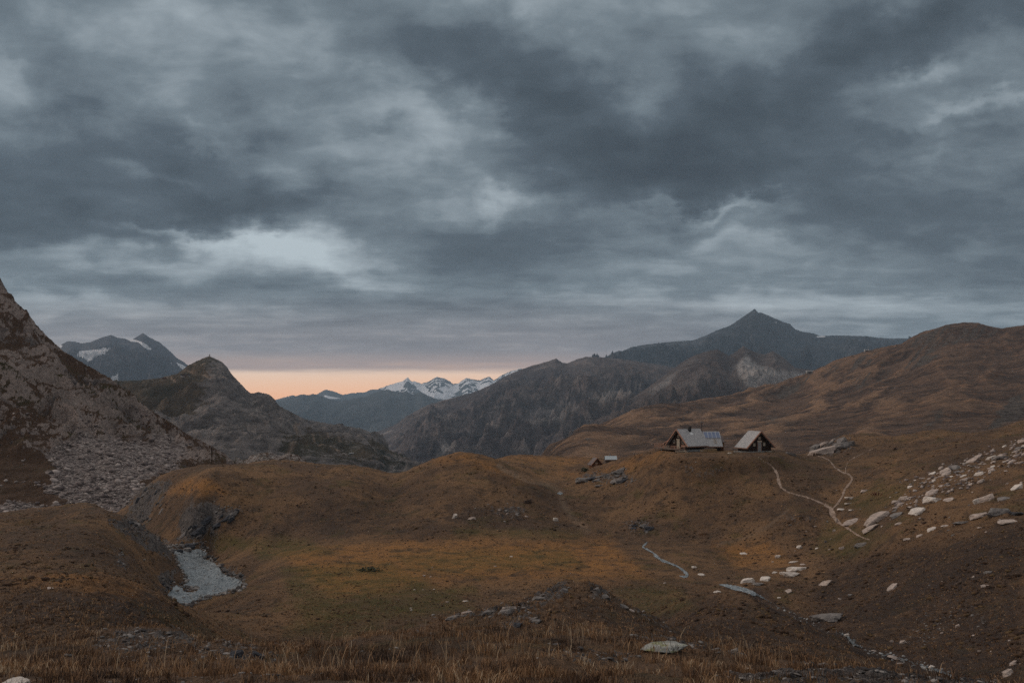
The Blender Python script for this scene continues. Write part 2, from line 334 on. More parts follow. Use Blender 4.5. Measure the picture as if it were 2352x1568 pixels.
# left bank hills
N += [(386, 1362, 129), (404, 1300, 144), (385, 1262, 157), (0, 1181, 155), (77, 1178, 155), (162, 1157, 160), (214, 1157, 160), (248, 1177, 160), (0, 1209, 135), (100, 1205, 137), (171, 1190, 140), (222, 1188, 140), (290, 1209, 142), (325, 1224, 145), (376, 1252, 149),
      (300, 1300, 110), (154, 1288, 98), (0, 1311, 90), (80, 1240, 115), (230, 1240, 120), (100, 1225, 147), (0, 1350, 76), (150, 1338, 78), (0, 1333, 64), (130, 1329, 66), (256, 1334, 68), (350, 1366, 72), (420, 1400, 76), (500, 1440, 80), (300, 1336, 90), (400, 1384, 100), (350, 1342, 110), (440, 1400, 110),
      (0, 1490, 33), (0, 1400, 48), (250, 1455, 35), (250, 1390, 50), (420, 1475, 45), (500, 1480, 62), (400, 1425, 60),
      (-450, 1300, 64), (-450, 1320, 90), (-450, 1190, 135), (-450, 1165, 155), (-450, 1480, 33), (-900, 1260, 64), (-900, 1150, 150), (-1400, 1500, 30), (-1400, 1150, 150)]
# hidden ground beyond
N += [(0, 1225, 185), (120, 1215, 190), (200, 1215, 195), (500, 1110, 245), (0, 1290, 240), (200, 1270, 250), (400, 1180, 260), (-450, 1260, 230), (-900, 1250, 240)]
for u in (-900, -400, 0, 300): N.append((u, 1300, 330))
for u in (600, 900): N.append((u, 1200, 330))
N += [(1200, 1130, 330), (1500, 1100, 300), (1800, 1100, 300), (2107, 1040, 280), (2352, 1010, 250), (2352, 1090, 330), (2000, 1100, 330), (1650, 1130, 330), (2800, 1000, 330), (3400, 1000, 330)]
NEAR = make_sheet(N, -1000, 3300, 2.0, 330.0, 1780, 1000, coarse=5, lam=2e-4)

PATH_MAIN = [(1742, 1050, 2), (1757, 1061, 3), (1770, 1068, 4.5), (1779, 1078, 5.5), (1786, 1090, 7), (1788, 1105, 8), (1794, 1119, 6), (1808, 1130, 4), (1830, 1136, 4), (1850, 1141, 5), (1875, 1150, 5), (1895, 1159, 6), (1908, 1167, 9), (1912, 1180, 12), (1918, 1192, 10), (1932, 1204, 6), (1950, 1215, 6), (1968, 1228, 5), (1985, 1236, 4), (2000, 1240, 2.5)]
PATH_UPPER = [(1866, 1044, 3), (1890, 1050, 4), (1905, 1057, 4), (1918, 1074, 5), (1935, 1085, 5), (1950, 1089, 5), (1958, 1099, 6), (1952, 1110, 6), (1940, 1124, 6), (1935, 1140, 6), (1925, 1155, 6), (1912, 1168, 6)]
PATH_BACK = [(2004, 1031, 3), (1985, 1040, 2.5), (1964, 1050, 3), (1949, 1059, 3), (1943, 1072, 3), (1942, 1085, 3)]
STREAM = [(1486, 1246, 4), (1475, 1256, 5), (1498, 1268, 5), (1508, 1278, 7), (1518, 1286, 7), (1553, 1299, 5), (1568, 1309, 7), (1581, 1321, 7), (1573, 1325, 6), (1559, 1322, 3)]
CREEK = [(1738, 1366, 6), (1768, 1383, 3), (1789, 1397, 3), (1816, 1409, 2), (1840, 1421, 1.5), (1870, 1435, 1.5), (1900, 1448, 1.5), (1925, 1454, 2.5), (1946, 1462, 6), (1960, 1480, 8), (1985, 1491, 2), (2020, 1504, 2.5), (2070, 1515, 4), (2110, 1528, 3), (2143, 1538, 6), (2180, 1552, 8), (2215, 1570, 9)]
POND = [(1648, 1340), (1670, 1341), (1689, 1344), (1715, 1350), (1736, 1360), (1741, 1370), (1724, 1368), (1705, 1361), (1685, 1356), (1670, 1350), (1652, 1344)]
RIVER = [(396, 1262), (416, 1258), (440, 1261), (462, 1260), (480, 1272), (468, 1282), (490, 1290), (505, 1303), (512, 1318), (548, 1328), (558, 1338), (552, 1350), (525, 1358), (490, 1366), (458, 1376), (440, 1388), (412, 1388), (384, 1366), (396, 1352), (425, 1336), (428, 1322), (412, 1304), (405, 1284)]
# ================================================================ displacement and ground masks of the near sheet
S = NEAR
U, V, Dd = S.u, S.v.copy(), S.d
X, Y = S.x, S.y
rocky = np.zeros(U.shape); light = np.zeros(U.shape); green = np.zeros(U.shape); orange = np.zeros(U.shape); dirt = np.zeros(U.shape); heath_shade = np.zeros(U.shape)
far = Dd > 26
wob = fbm(X / 6, Y / 6, 4, 5) * 14
def pm(poly, soft=12, w=1.0): return polymask(U + wob * w, V + wob * 0.6 * w, poly, soft) * far
# rock exposed in the turf
for poly, a in [([(300, 1150), (330, 1115), (385, 1095), (395, 1110), (350, 1160), (330, 1215), (400, 1250), (390, 1265), (330, 1245), (270, 1200)], 1.0),
                ([(400, 1250), (420, 1190), (470, 1150), (560, 1170), (500, 1200), (440, 1240)], .75),
                ([(255, 1190), (330, 1232), (400, 1262), (385, 1280), (320, 1250), (250, 1205)], .9),
                ([(370, 1330), (400, 1300), (410, 1345), (380, 1368)], .8),
                ([(240, 1300), (262, 1255), (300, 1290), (285, 1310)], .55), ([(505, 1305), (545, 1300), (560, 1330), (540, 1340)], .9),
                ([(1000, 1424), (1094, 1398), (1200, 1390), (1230, 1366), (1310, 1330), (1300, 1385), (1180, 1415), (1100, 1425)], .9),
                ([(1130, 1440), (1180, 1420), (1250, 1415), (1245, 1435), (1170, 1448)], .8),
                ([(1340, 1336), (1390, 1350), (1400, 1385), (1370, 1392), (1345, 1380)], .8), ([(1395, 1372), (1460, 1396), (1560, 1455), (1540, 1455), (1450, 1408)], .7),
                ([(1110, 1160), (1180, 1155), (1215, 1170), (1190, 1195), (1130, 1190)], .7), ([(1330, 1085), (1420, 1078), (1460, 1100), (1400, 1115), (1335, 1112)], .75),
                ([(1430, 1195), (1490, 1190), (1515, 1215), (1480, 1235), (1430, 1220)], .65), ([(1030, 1165), (1090, 1160), (1120, 1190), (1060, 1195)], .4),
                ([(1780, 1175), (1880, 1180), (1890, 1205), (1820, 1215)], .55), ([(1850, 1040), (1870, 1015), (1960, 1000), (1960, 1030), (1900, 1050)], .8),
                ([(2060, 1500), (2110, 1430), (2160, 1400), (2180, 1410), (2130, 1500)], .35), ([(2220, 1400), (2290, 1395), (2310, 1440), (2240, 1450)], .35), ([(150, 1480), (240, 1450), (400, 1445), (440, 1470), (330, 1490)], .7)]:
    rocky = np.maximum(rocky, a * pm(poly, 14))
nearrock = (Dd < 20) * sstep(fbm(X / 1.6, Y / 1.6, 5, 61), 0.12, 0.42) * (0.45 + 0.55 * sstep(U, 1150, 1500))
nearrock = np.maximum(nearrock, polymask(U, V, [(200, 1476), (260, 1450), (330, 1446), (420, 1452), (470, 1475), (380, 1500), (250, 1500)], 8) * (Dd < 20) * 0.9)
nearrock = np.maximum(nearrock, polymask(U, V, [(440, 1490), (520, 1470), (620, 1500), (640, 1520), (540, 1535), (460, 1515)], 8) * (Dd < 20) * 0.8)
rocky = np.maximum(rocky, nearrock)
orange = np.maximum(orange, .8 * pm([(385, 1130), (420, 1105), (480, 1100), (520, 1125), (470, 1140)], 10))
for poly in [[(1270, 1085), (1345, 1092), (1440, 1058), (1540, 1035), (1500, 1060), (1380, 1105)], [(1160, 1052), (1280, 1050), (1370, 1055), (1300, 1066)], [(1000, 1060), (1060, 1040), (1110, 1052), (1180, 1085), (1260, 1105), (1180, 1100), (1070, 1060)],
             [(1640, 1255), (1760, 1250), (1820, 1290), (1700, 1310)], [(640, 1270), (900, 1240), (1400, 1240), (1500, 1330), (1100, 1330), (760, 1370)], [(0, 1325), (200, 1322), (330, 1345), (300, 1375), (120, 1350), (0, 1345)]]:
    orange = np.maximum(orange, .85 * pm(poly, 20))  # golden turf; also paints light on hill crests and the meadow centre
for poly, a in [([(1010, 1352), (1080, 1346), (1090, 1354), (1030, 1362)], .9), ([(1900, 1200), (1990, 1215), (2040, 1235), (1960, 1280), (1860, 1270)], .4), ([(1040, 1215), (1330, 1218), (1340, 1232), (1050, 1230)], .5),
                ([(560, 1245), (700, 1235), (760, 1270), (600, 1285)], .5), ([(1930, 1160), (2020, 1110), (2100, 1110), (2000, 1190)], .4), ([(700, 1400), (900, 1390), (860, 1470), (640, 1460)], .35), ([(300, 1380), (430, 1420), (500, 1480), (420, 1470)], .35),
                ([(870, 1355), (1000, 1345), (1010, 1385), (860, 1392)], .2), ([(640, 1300), (900, 1290), (1100, 1400), (700, 1450)], .5), ([(900, 1270), (1300, 1260), (1350, 1300), (950, 1320)], .4), ([(1400, 1350), (1560, 1345), (1600, 1400), (1480, 1420)], .4), ([(480, 1235), (560, 1240), (600, 1262), (500, 1262)], .5)]:
    green = np.maximum(green, a * pm(poly, 14, .6))
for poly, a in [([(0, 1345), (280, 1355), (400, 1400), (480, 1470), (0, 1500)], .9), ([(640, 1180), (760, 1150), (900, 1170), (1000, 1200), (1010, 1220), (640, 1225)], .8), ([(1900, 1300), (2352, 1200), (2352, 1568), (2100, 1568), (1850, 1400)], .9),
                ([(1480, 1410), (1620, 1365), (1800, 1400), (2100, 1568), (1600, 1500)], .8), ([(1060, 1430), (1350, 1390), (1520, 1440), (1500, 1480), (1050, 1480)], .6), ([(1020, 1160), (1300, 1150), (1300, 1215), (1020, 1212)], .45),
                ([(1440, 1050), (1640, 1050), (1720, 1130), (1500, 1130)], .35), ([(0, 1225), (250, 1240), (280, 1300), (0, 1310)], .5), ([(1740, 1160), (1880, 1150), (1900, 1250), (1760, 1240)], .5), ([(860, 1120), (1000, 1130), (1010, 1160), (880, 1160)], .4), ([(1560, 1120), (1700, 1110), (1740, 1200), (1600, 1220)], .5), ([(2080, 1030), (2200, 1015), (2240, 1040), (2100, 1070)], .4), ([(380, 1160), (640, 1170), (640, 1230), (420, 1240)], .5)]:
    heath_shade = np.maximum(heath_shade, a * pm(poly, 30))  # heath cover that also paints shade on lower flanks and bottom corners
wear = [(1158, 1076), (1200, 1092), (1262, 1111), (1288, 1128), (1295, 1165), (1325, 1200), (1350, 1216)]
light = np.maximum(light, .6 * linemask(U, V, [(1145, 1068), (1170, 1085), (1215, 1105), (1262, 1112)], 4, 3) * far)
light = np.maximum(light, .35 * linemask(U, V, wear, 6, 5) * far)
light = np.maximum(light, .35 * linemask(U, V, [(1810, 1170), (1760, 1215), (1700, 1240), (1650, 1255)], 3, 3) * far)
heath_shade = np.maximum(heath_shade, 1.0 * linemask(U, V, [p[:2] for p in CREEK], 16, 8) * (Dd > 50));
creek_px = [(1785, 1388), (1800, 1396), (1840, 1419), (1870, 1432), (1900, 1445), (1925, 1452), (1946, 1463), (1962, 1482), (1990, 1492), (2044, 1507), (2090, 1518), (2136, 1535), (2170, 1548), (2215, 1566)]
n_big = fbm(X / 22, Y / 22, 4, 1); n_mid = fbm(X / 5, Y / 5, 4, 2); n_small = fbm(X / 1.3, Y / 1.3, 3, 3); n_fine = ridged(X / 3.2, Y / 3.2 + n_mid, 5, 9)
kf = sstep(Dd, 8, 60)
flat = polymask(U, V, RIVER, 6) * (Dd > 100)
flat = np.maximum(flat, polymask(U, V, POND, 6) * (Dd > 100))
for L_, w_ in ((PATH_MAIN, 8), (PATH_UPPER, 5), (PATH_BACK, 4), (STREAM, 6), (CREEK, 9)):
    flat = np.maximum(flat, linemask(U, V, [p[:2] for p in L_], w_, 5) * (Dd > 50))
meadow = polymask(U, V, [(600, 1250), (1000, 1235), (1500, 1245), (1700, 1265), (1760, 1350), (1560, 1360), (1450, 1400), (1350, 1340), (1290, 1340), (1000, 1430), (900, 1480), (600, 1480), (500, 1400)], 25) * far
amp = (1 - 0.65 * meadow) * (1 - flat)
S.z += n_big * 0.42 * kf * amp + n_mid * 0.16 * (0.25 + kf) * amp + n_small * 0.05 * amp * (0.4 + kf)
hum = np.maximum(0, fbm(X / 2.1, Y / 2.1, 3, 44) - 0.05)
S.z += hum * 0.30 * kf * (1 - 0.5 * meadow) * (1 - flat)
S.z -= 0.35 * linemask(U, V, [p[:2] for p in CREEK], 9, 6) * (Dd > 50)
rocky = rocky * (1 - flat)
rk = rocky * (0.6 + 0.4 * n_mid)
S.z += rk * far * (n_fine - 0.45) * 2.2 * np.clip(Dd / 160, 0.4, 1.1) + rocky * far * (ridged(X / 1.1, Y / 1.1, 4, 19) - 0.5) * 0.5
S.z += nearrock * ((ridged(X / 0.35, Y / 0.22, 4, 21) - 0.5) * 0.10 + 0.04)
S.z += (Dd < 30) * (1 - kf) * (fbm(X / 1.1, Y / 1.1, 4, 33) * 0.07)
# level building ground
def flatten(x0, y0, r, z):
    w = 1 - sstep(np.hypot(S.x - x0, (S.y - y0)), r, r * 1.6); S.z[:] = S.z * (1 - w) + z * w
flatten(41.5, 185.5, 6.5, -12.55); flatten(51.0, 183.0, 4.5, -12.35); flatten(42.0, 193.0, 7.5, -12.15); flatten(52.5, 189.0, 5.0, -11.95); flatten(23.3, 239.3, 2.6, -19.6)
refresh(S)
slp = slope_of(S)
rocky = np.clip(rocky * (0.35 + 0.9 * sstep(slp, 0.2, 0.9) + 0.3 * n_fine) + far * sstep(slp, 1.1, 1.9) * 0.5, 0, 1)
# ================================================================ steep rocky mountainside on the left
def ridge_ctrl(crest, foot, back, mids=(0.35, 0.7), bend=0.0):
    """crest: (u,v,d) list; foot/back: functions of u -> (v,d); control points between foot and crest"""
    C = []
    for (u, v, d) in crest:
        fv, fd = foot(u); bv, bd = back(u, v, d)
        C += [(u, v, d), (u, fv, fd), (u, bv, bd)]
        for m in mids:
            z0 = (HZ - fv) / F * fd; z1 = (HZ - v) / F * d
            dd = fd + (d - fd) * m; z = z0 + (z1 - z0) * (m - bend * m * (1 - m) * 4)
            C.append((u, HZ - z / dd * F, dd))
    return C
cl = [(-900, 150, 760), (-500, 330, 720), (-250, 470, 690), (-100, 570, 650), (0, 638, 620), (23, 680, 612), (60, 716, 600), (100, 764, 585), (140, 802, 570), (200, 839, 550), (250, 866, 530), (300, 905, 510), (333, 932, 500), (367, 955, 490), (400, 975, 478), (433, 999, 465), (477, 1019, 450), (517, 1042, 430)]
C = ridge_ctrl(cl, lambda u: (1190 + 0.0 * u, 235), lambda u, v, d: (v + 160, d + 130), mids=(0.3, 0.62), bend=0.10)
C += [(540, 1056, 405), (565, 1051, 350), (590, 1045, 330), (610, 1040, 325), (625, 1041, 325), (640, 1048, 325), (662, 1042, 325), (690, 1050, 325), (720, 1075, 325), (800, 1110, 325), (610, 1110, 270), (700, 1110, 270), (560, 1110, 270), (610, 1200, 235), (700, 1200, 235), (800, 1200, 235),
      (610, 1100, 380), (700, 1110, 380), (540, 1120, 500), (700, 1200, 600), (800, 1200, 600), (820, 1300, 900), (700, 1300, 900), (820, 1200, 400), (600, 1250, 900), (820, 1200, 300), (560, 1080, 300), (640, 1070, 300)]
S = make_sheet(C, -950, 820, 225, 900, 1150, 760, su=160, kd=3.0, lam=2e-4, coarse=5); CLIFF = S
X, Y, U, V = S.x, S.y, S.u, S.v.copy()
hgt = sstep(S.z, -30, 60)
w1 = fbm(X / 60, Y / 60, 3, 70) * 14
ribs = ridged((X * 0.9 + S.z * 0.5 + w1) / 26, (Y * 0.35 - X * 0.2) / 34, 6, 51)
crag = ridged((X + S.z * 0.6 + w1) / 11, (Y * 0.5 + S.z * 0.4) / 12, 5, 53)
fine = ridged(X / 3.2, (Y + S.z) / 3.8, 4, 57)
outc = polymask(U, V, [(535, 1062), (575, 1040), (610, 1030), (700, 1038), (730, 1075), (640, 1085), (560, 1090)], 12) * (S.d > 280)
scree = polymask(U + fbm(X / 14, Y / 14, 4, 72) * 34, V + fbm(X / 9, Y / 9, 3, 73) * 20, [(105, 1085), (150, 1020), (215, 1000), (300, 1010), (400, 1015), (440, 1030), (420, 1060), (360, 1085), (330, 1110), (300, 1200), (260, 1215), (180, 1180), (120, 1130)], 10)
scree = np.maximum(scree, .95 * polymask(U, V, [(352, 1000), (385, 990), (412, 1005), (385, 1045), (362, 1040)], 8))
scree = np.maximum(scree, .8 * polymask(U + fbm(X / 10, Y / 10, 3, 74) * 20, V, [(0, 1165), (40, 1158), (120, 1162), (190, 1150), (185, 1200), (0, 1200)], 6))
turf = polymask(U + fbm(X / 12, Y / 12, 4, 75) * 30, V, [(-300, 1040), (100, 1060), (120, 1130), (185, 1165), (-300, 1170)], 14)
k = sstep(V, 1120, 960) * (1 - scree * .8) * (1 - turf) * sstep(620 - U, 40, 160) + outc * 0.12
k = np.maximum(k, 0.06)
crestfade = 0.35 + 0.65 * sstep(U * 0.62 + 640 - V, 8, -60)
big = ridged((X * .8 + S.z * .9 + w1 * 2) / 70, (Y * .3 - X * .2) / 110, 3, 50)
S.z += k * crestfade * ((big - .5) * 24 + (ribs - 0.45) * 12 + (crag - 0.45) * 5 + (fine - 0.5) * 1.6) + outc * (crag - .4) * 1.5
S.z += fbm(X / 7, Y / 7, 4, 58) * 0.9 + scree * ((ridged(X / 3.4, Y / 3.4, 4, 59) - .5) * .5 + (ridged(X / 12, Y / 12, 3, 60) - .5) * 1.4)
rib_a = np.clip((ribs * .5 + crag * .3 + big * .2 - .42) * 3.2 + .45, 0, 1)
cr_v = np.interp(U[:, 0], [c[0] for c in cl], [c[1] for c in cl])[:, None]
turf = np.clip(turf + .42 * (1 - sstep(V - cr_v, 4, 46)) * sstep(fbm(X / 18, Y / 18, 4, 76), -.3, .2) * (U < 520), 0, 1)
refresh(S); fix_crest(S, cl + [(530, 1055, 410), (540, 1058, 400)], 2.2, 901, .08)
# ================================================================ brown slope on the right, beyond the chalets
br = [(1263, 1020, 620), (1332, 994, 760), (1417, 957, 950), (1455, 940, 1050), (1502, 928, 1150), (1538, 927, 1200), (1565, 926, 1220), (1606, 917, 1300), (1661, 909, 1400), (1703, 903, 1480), (1730, 891, 1500), (1785, 881, 1540), (1834, 863, 1560), (1854, 859, 1570), (1865, 852, 1550), (1895, 839, 1520), (1915, 828, 1500), (1964, 814, 1480), (1997, 804, 1460),
      (2039, 795, 1450), (2071, 789, 1440), (2093, 774, 1420), (2121, 761, 1410), (2148, 755, 1400), (2176, 745, 1400), (2217, 740, 1400), (2245, 741, 1400), (2269, 748, 1400), (2299, 754, 1390), (2327, 750, 1370), (2360, 746, 1350), (2500, 720, 1330), (2800, 640, 1300), (3300, 560, 1250)]
C = ridge_ctrl(br[::2] + [br[-1]], lambda u: (1105 + max(0, 1500 - u) * .06, 330), lambda u, v, d: (v + 60, d * 1.25), mids=(0.3, 0.65), bend=0.14)
C += [(u, v, d) for (u, v, d) in br[1::2]]
C += [(1150, 1180, 330), (1150, 1180, 600), (1150, 1180, 1500), (1000, 1220, 330), (1000, 1220, 600), (1000, 1220, 1500), (1225, 1090, 520), (1263, 1100, 800), (1400, 1050, 1400), (1200, 1100, 500)]
S = make_sheet(C, 1000, 3100, 320, 1950, 1150, 620, su=260, kd=3.0, lam=3e-4, coarse=5); BROWN = S
X, Y, U, V = S.x, S.y, S.u, S.v.copy()
a = rad(59); Xr = X * math.cos(a) + Y * math.sin(a); Yr = -X * math.sin(a) + Y * math.cos(a)
wv_ = fbm(X / 160, Y / 160, 3, 81) * 60
folds = ridged((Xr + wv_) / 330, (Yr + wv_ * .5) / 60, 5, 82, 0.5)
mid = fbm(Xr / 60, Yr / 20, 4, 83)
sc = sstep(V, 1100, 1000)
dk = np.clip(S.d / 1200, .3, 1.1)
S.z += ((folds - .55) * 8.5 * dk + mid * 1.6 * dk + fbm(X / 9, Y / 9, 3, 84) * .9) * (0.25 + 0.75 * sc) * (0.4 + 0.6 * sstep(np.interp(U[:, 0], [b[0] for b in br], [b[2] for b in br])[:, None] - S.d, 0, 160))
refresh(S); fix_crest(S, br, .8, 903, .06)
wb = fbm(X / 60, Y / 60, 4, 85) * 16
b_rock = np.zeros(U.shape)
for poly, w in [([(2080, 790), (2120, 762), (2200, 742), (2290, 752), (2250, 775), (2180, 790), (2120, 835), (2080, 850), (2050, 862), (2100, 800)], 1.0), ([(1960, 828), (2020, 802), (2005, 830), (1965, 850), (1945, 850)], .8), ([(1910, 835), (1965, 815), (1930, 850), (1895, 860)], .7),
                ([(2040, 862), (2060, 838), (2110, 830), (2075, 860), (1990, 885), (1935, 880)], .7), ([(2260, 990), (2300, 940), (2352, 890), (2352, 960)], 1.0), ([(1950, 895), (1985, 862), (2050, 835), (2040, 855), (1975, 890)], .7),
                ([(1780, 900), (1830, 868), (1865, 858), (1850, 875), (1800, 908), (1740, 912)], 1.0), ([(1860, 1010), (1870, 975), (1910, 965), (1885, 1000)], .3), ([(2120, 970), (2160, 935), (2190, 940), (2130, 985)], .6), ([(1430, 985), (1480, 950), (1500, 960), (1470, 1000)], .3), ([(1740, 960), (1790, 950), (1820, 970), (1770, 985)], .5)]:
    b_rock = np.maximum(b_rock, w * polymask(U + wb, V + wb * .5, poly, 9))
b_rock *= .35 + .65 * np.where(V < 880, sstep(perlin((U + (V - 740) * .9) / 9, V / 90, 88) + .5 * perlin((U + (V - 740) * .9) / 4, V / 60, 89), -.25, .35), 1)
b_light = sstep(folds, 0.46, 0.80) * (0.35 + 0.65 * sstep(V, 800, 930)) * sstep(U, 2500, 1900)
# ================================================================ the butte with the cable station
bt = [(100, 884, 1900), (200, 880, 1900), (270, 875, 1900), (330, 872, 1900), (367, 868, 1900), (407, 858, 1900), (434, 838, 1920), (467, 822, 1930), (481, 818, 1940), (500, 826, 1940), (510, 831, 1940), (520, 841, 1930), (534, 861, 1920), (550, 878, 1910), (567, 896, 1900), (577, 903, 1900), (594, 900, 1880), (617, 905, 1850), (630, 915, 1850),
      (640, 931, 1850), (667, 945, 1900), (700, 962, 1950), (750, 972, 2050), (784, 976, 2150), (834, 985, 2250), (868, 998, 2300), (884, 1016, 2300), (898, 1040, 2250), (928, 1060, 2200), (958, 1072, 2150), (1000, 1100, 2100)]
C = ridge_ctrl(bt, lambda u: (1108 + max(0, u - 800) * .2, 900), lambda u, v, d: (v + 90, d * 1.3), mids=(0.4, 0.75), bend=0.1)
S = make_sheet(C, 60, 1040, 880, 2700, 900, 460, su=110, kd=4.0, lam=1e-4, coarse=3); BUTTE = S
X, Y, U, V = S.x, S.y, S.u, S.v.copy()
bc = np.interp(U[:, 0], [b[0] for b in bt], [b[2] for b in bt])[:, None]
ck = 0.25 + 0.75 * sstep(np.abs(bc - S.d), 0, 160)
r1 = ridged((X + fbm(X / 200, Y / 200, 3, 91) * 60) / 130, Y / 200, 5, 92)
r2 = ridged(X / 40, (Y + S.z) / 55, 5, 93)
ef = sstep(S.d, 885, 1250)
S.z += ef * ck * ((r1 - .45) * 40 + (r2 - .45) * 8) + ef * fbm(X / 30, Y / 30, 4, 94) * 3 + (r2 - .5) * 5 * sstep(U, 520, 540) * sstep(U, 700, 640)
refresh(S); fix_crest(S, bt[2:], 1.1, 905, .04)
bu_path = np.zeros(U.shape)
for ln, w in [([(397, 850), (381, 868), (378, 872), (400, 887), (410, 892)], 1.6), ([(665, 990), (688, 975), (680, 985), (672, 992), (682, 1000), (690, 1008)], 2.2), ([(415, 860), (470, 860), (520, 880)], 1.2), ([(705, 1010), (725, 1030)], 1.5), ([(400, 862), (440, 845), (470, 838)], 1.5),
              ([(755, 985), (800, 1000), (830, 1010)], 2), ([(750, 1008), (762, 1025), (790, 1035)], 1.3), ([(640, 1048), (700, 1042), (780, 1045)], 1.3)]:
    bu_path = np.maximum(bu_path, linemask(U, V, ln, w, 1.4))
bu_rock = np.clip(sstep(U + (V - 850) * .35, 430, 520) + sstep(V, 930, 970), 0, 1)
bu_rock *= 1 - 0.5 * polymask(U, V, [(640, 1000), (960, 1030), (960, 1080), (640, 1060)], 20)
bu_wood = .8 * polymask(U, V, [(840, 1058), (885, 1050), (925, 1062), (965, 1076), (960, 1095), (860, 1095)], 8) * sstep(fbm(X / 25, Y / 25, 4, 97), -.2, .2)
# ================================================================ far ranges
def far_range(name, crest, foot_v, foot_d, u0, u1, nu, nd, amp, scale, seed, su=150, bend=0.12, back=(60, 1.2), mids=(0.4, 0.75), crestk=0.05, jag=.9):
    C = ridge_ctrl(crest, lambda u: ((foot_v(u) if callable(foot_v) else foot_v), foot_d), lambda u, v, d: (v + back[0], d * back[1]), mids=mids, bend=bend)
    S = make_sheet(C, u0, u1, foot_d * .97, max(c[2] for c in crest) * back[1] * 1.02, nu, nd, su=su, kd=4.0, lam=1e-6, coarse=2)
    X, Y = S.x, S.y
    bc = np.interp(S.u[:, 0], [b[0] for b in crest], [b[2] for b in crest])[:, None]
    wv = fbm(X / scale / 3, Y / scale / 3, 3, seed) * scale * .8
    r1 = ridged((X + wv) / scale, (Y) / (scale * 2.2), 6, seed + 1, 0.55); r2 = ridged((X - wv) / scale * 4, (Y + S.z) / scale * 2.2, 5, seed + 5, 0.55)
    ck = crestk + (1 - crestk) * sstep(np.abs(bc - S.d) / bc, 0.0, 0.22)
    S.V0 = S.v.copy(); ck = ck * sstep(S.d, foot_d * .98, foot_d * 1.15) * (sstep(S.u, 860, 1000) if name == 'mountain' and u0 == 800 else 1); S.z += ck * (r1 - .62) * amp + np.maximum(ck, .09) * (r2 - .5) * amp * .36; S.r1, S.r2 = r1, r2
    refresh(S); fix_crest(S, crest, jag, seed + 9, .035); S.V0 = S.v; return S
mr = [(820, 1010, 6200), (868, 990, 6000), (908, 975, 5800), (934, 955, 5600), (981, 930, 5400), (1018, 919, 5200), (1054, 909, 5100), (1084, 902, 5000), (1124, 885, 5000), (1158, 865, 5000), (1191, 850, 5000), (1224, 839, 5000), (1258, 830, 5000), (1278, 823, 5000), (1285, 828, 5000), (1292, 833, 5000), (1304, 834, 5000), (1325, 825, 5000),
      (1345, 819, 5000), (1380, 820, 5100), (1440, 826, 5200), (1500, 835, 5200), (1560, 845, 5200), (1650, 860, 5200), (1800, 890, 5200)]
MID = far_range('mountain', mr, lambda u: 1095, 2500, 800, 1800, 760, 420, 260, 560, 100, su=120, bend=0.05)
pr = [(1330, 990, 3300), (1400, 935, 3500), (1450, 915, 3600), (1502, 880, 3700), (1538, 853, 3800), (1565, 832, 3800), (1590, 818, 3800), (1617, 808, 3800), (1648, 802, 3800), (1662, 810, 3820), (1675, 817, 3850), (1684, 812, 3850), (1692, 806, 3850), (1700, 799, 3850), (1708, 795, 3850), (1718, 801, 3860), (1730, 806, 3870), (1743, 812, 3880), (1757, 814, 3880), (1767, 810, 3880), (1777, 807, 3890), (1789, 815, 3890), (1801, 822, 3900), (1815, 834, 3900), (1826, 845, 3900), (1870, 850, 3900), (1950, 855, 3900)]
PYR = far_range('mountain', pr, lambda u: 1010 - max(0, u - 1400) * .12, 2300, 1300, 2000, 640, 380, 170, 300, 120, su=90, bend=0.14)
dr = [(1300, 860, 9000), (1345, 838, 9000), (1385, 822, 9000), (1421, 805, 9000), (1430, 806, 9000), (1450, 797, 9000), (1483, 791, 9000), (1538, 785, 9000), (1593, 781, 9000), (1620, 771, 9000), (1645, 759, 9000), (1678, 747, 9000), (1703, 730, 9000), (1720, 718, 9000), (1734, 709, 9000), (1742, 718, 9000), (1749, 718, 9000), (1760, 722, 9000), (1777, 730, 9000), (1801, 740, 9000), (1815, 744, 9000), (1826, 756, 9000),
      (1845, 762, 9000), (1867, 765, 9000), (1883, 771, 9000), (1929, 770, 9000), (1984, 772, 9000), (2039, 777, 9000), (2080, 777, 9000), (2200, 785, 9000), (2400, 790, 9000)]
DARK = far_range('mountain', dr, 900, 6000, 1280, 2420, 800, 360, 620, 1000, 140, su=90, bend=0.02)
lp = [(60, 840, 9000), (110, 812, 9000), (137, 793, 9000), (157, 783, 9000), (172, 784, 9000), (185, 788, 9000), (209, 785, 9000), (231, 776, 9000), (255, 769, 9000), (269, 775, 9000), (286, 777, 9000), (302, 780, 9000), (315, 773, 9000), (328, 765, 9000), (341, 773, 9000), (352, 779, 9000), (367, 786, 9000), (385, 801, 9000), (405, 820, 9000), (422, 831, 9000), (436, 841, 9000), (470, 870, 9000), (560, 920, 9000)]
LEFT = far_range('mountain', lp, 905, 6000, 60, 560, 520, 320, 520, 800, 160, su=70, bend=0.06)
bl = [(560, 960, 11500), (600, 935, 11500), (634, 922, 11500), (663, 914, 11500), (679, 909, 11500), (696, 905, 11500), (708, 907, 11500), (718, 904, 11500), (735, 909, 11500), (751, 915, 11500), (775, 921, 11300), (800, 918, 11200), (820, 913, 11200), (841, 909, 11200), (858, 902, 11000), (874, 897, 11000), (891, 894, 11000), (911, 900, 11000), (922, 900, 11000), (934, 898, 11000), (943, 902, 11000), (951, 907, 11000), (960, 903, 11000), (968, 900, 11000), (984, 909, 11000), (1018, 920, 11000), (1080, 950, 11000)]
BLUE = far_range('mountain', bl, 1005, 8800, 560, 1080, 480, 200, 340, 700, 180, su=60, bend=0.0)
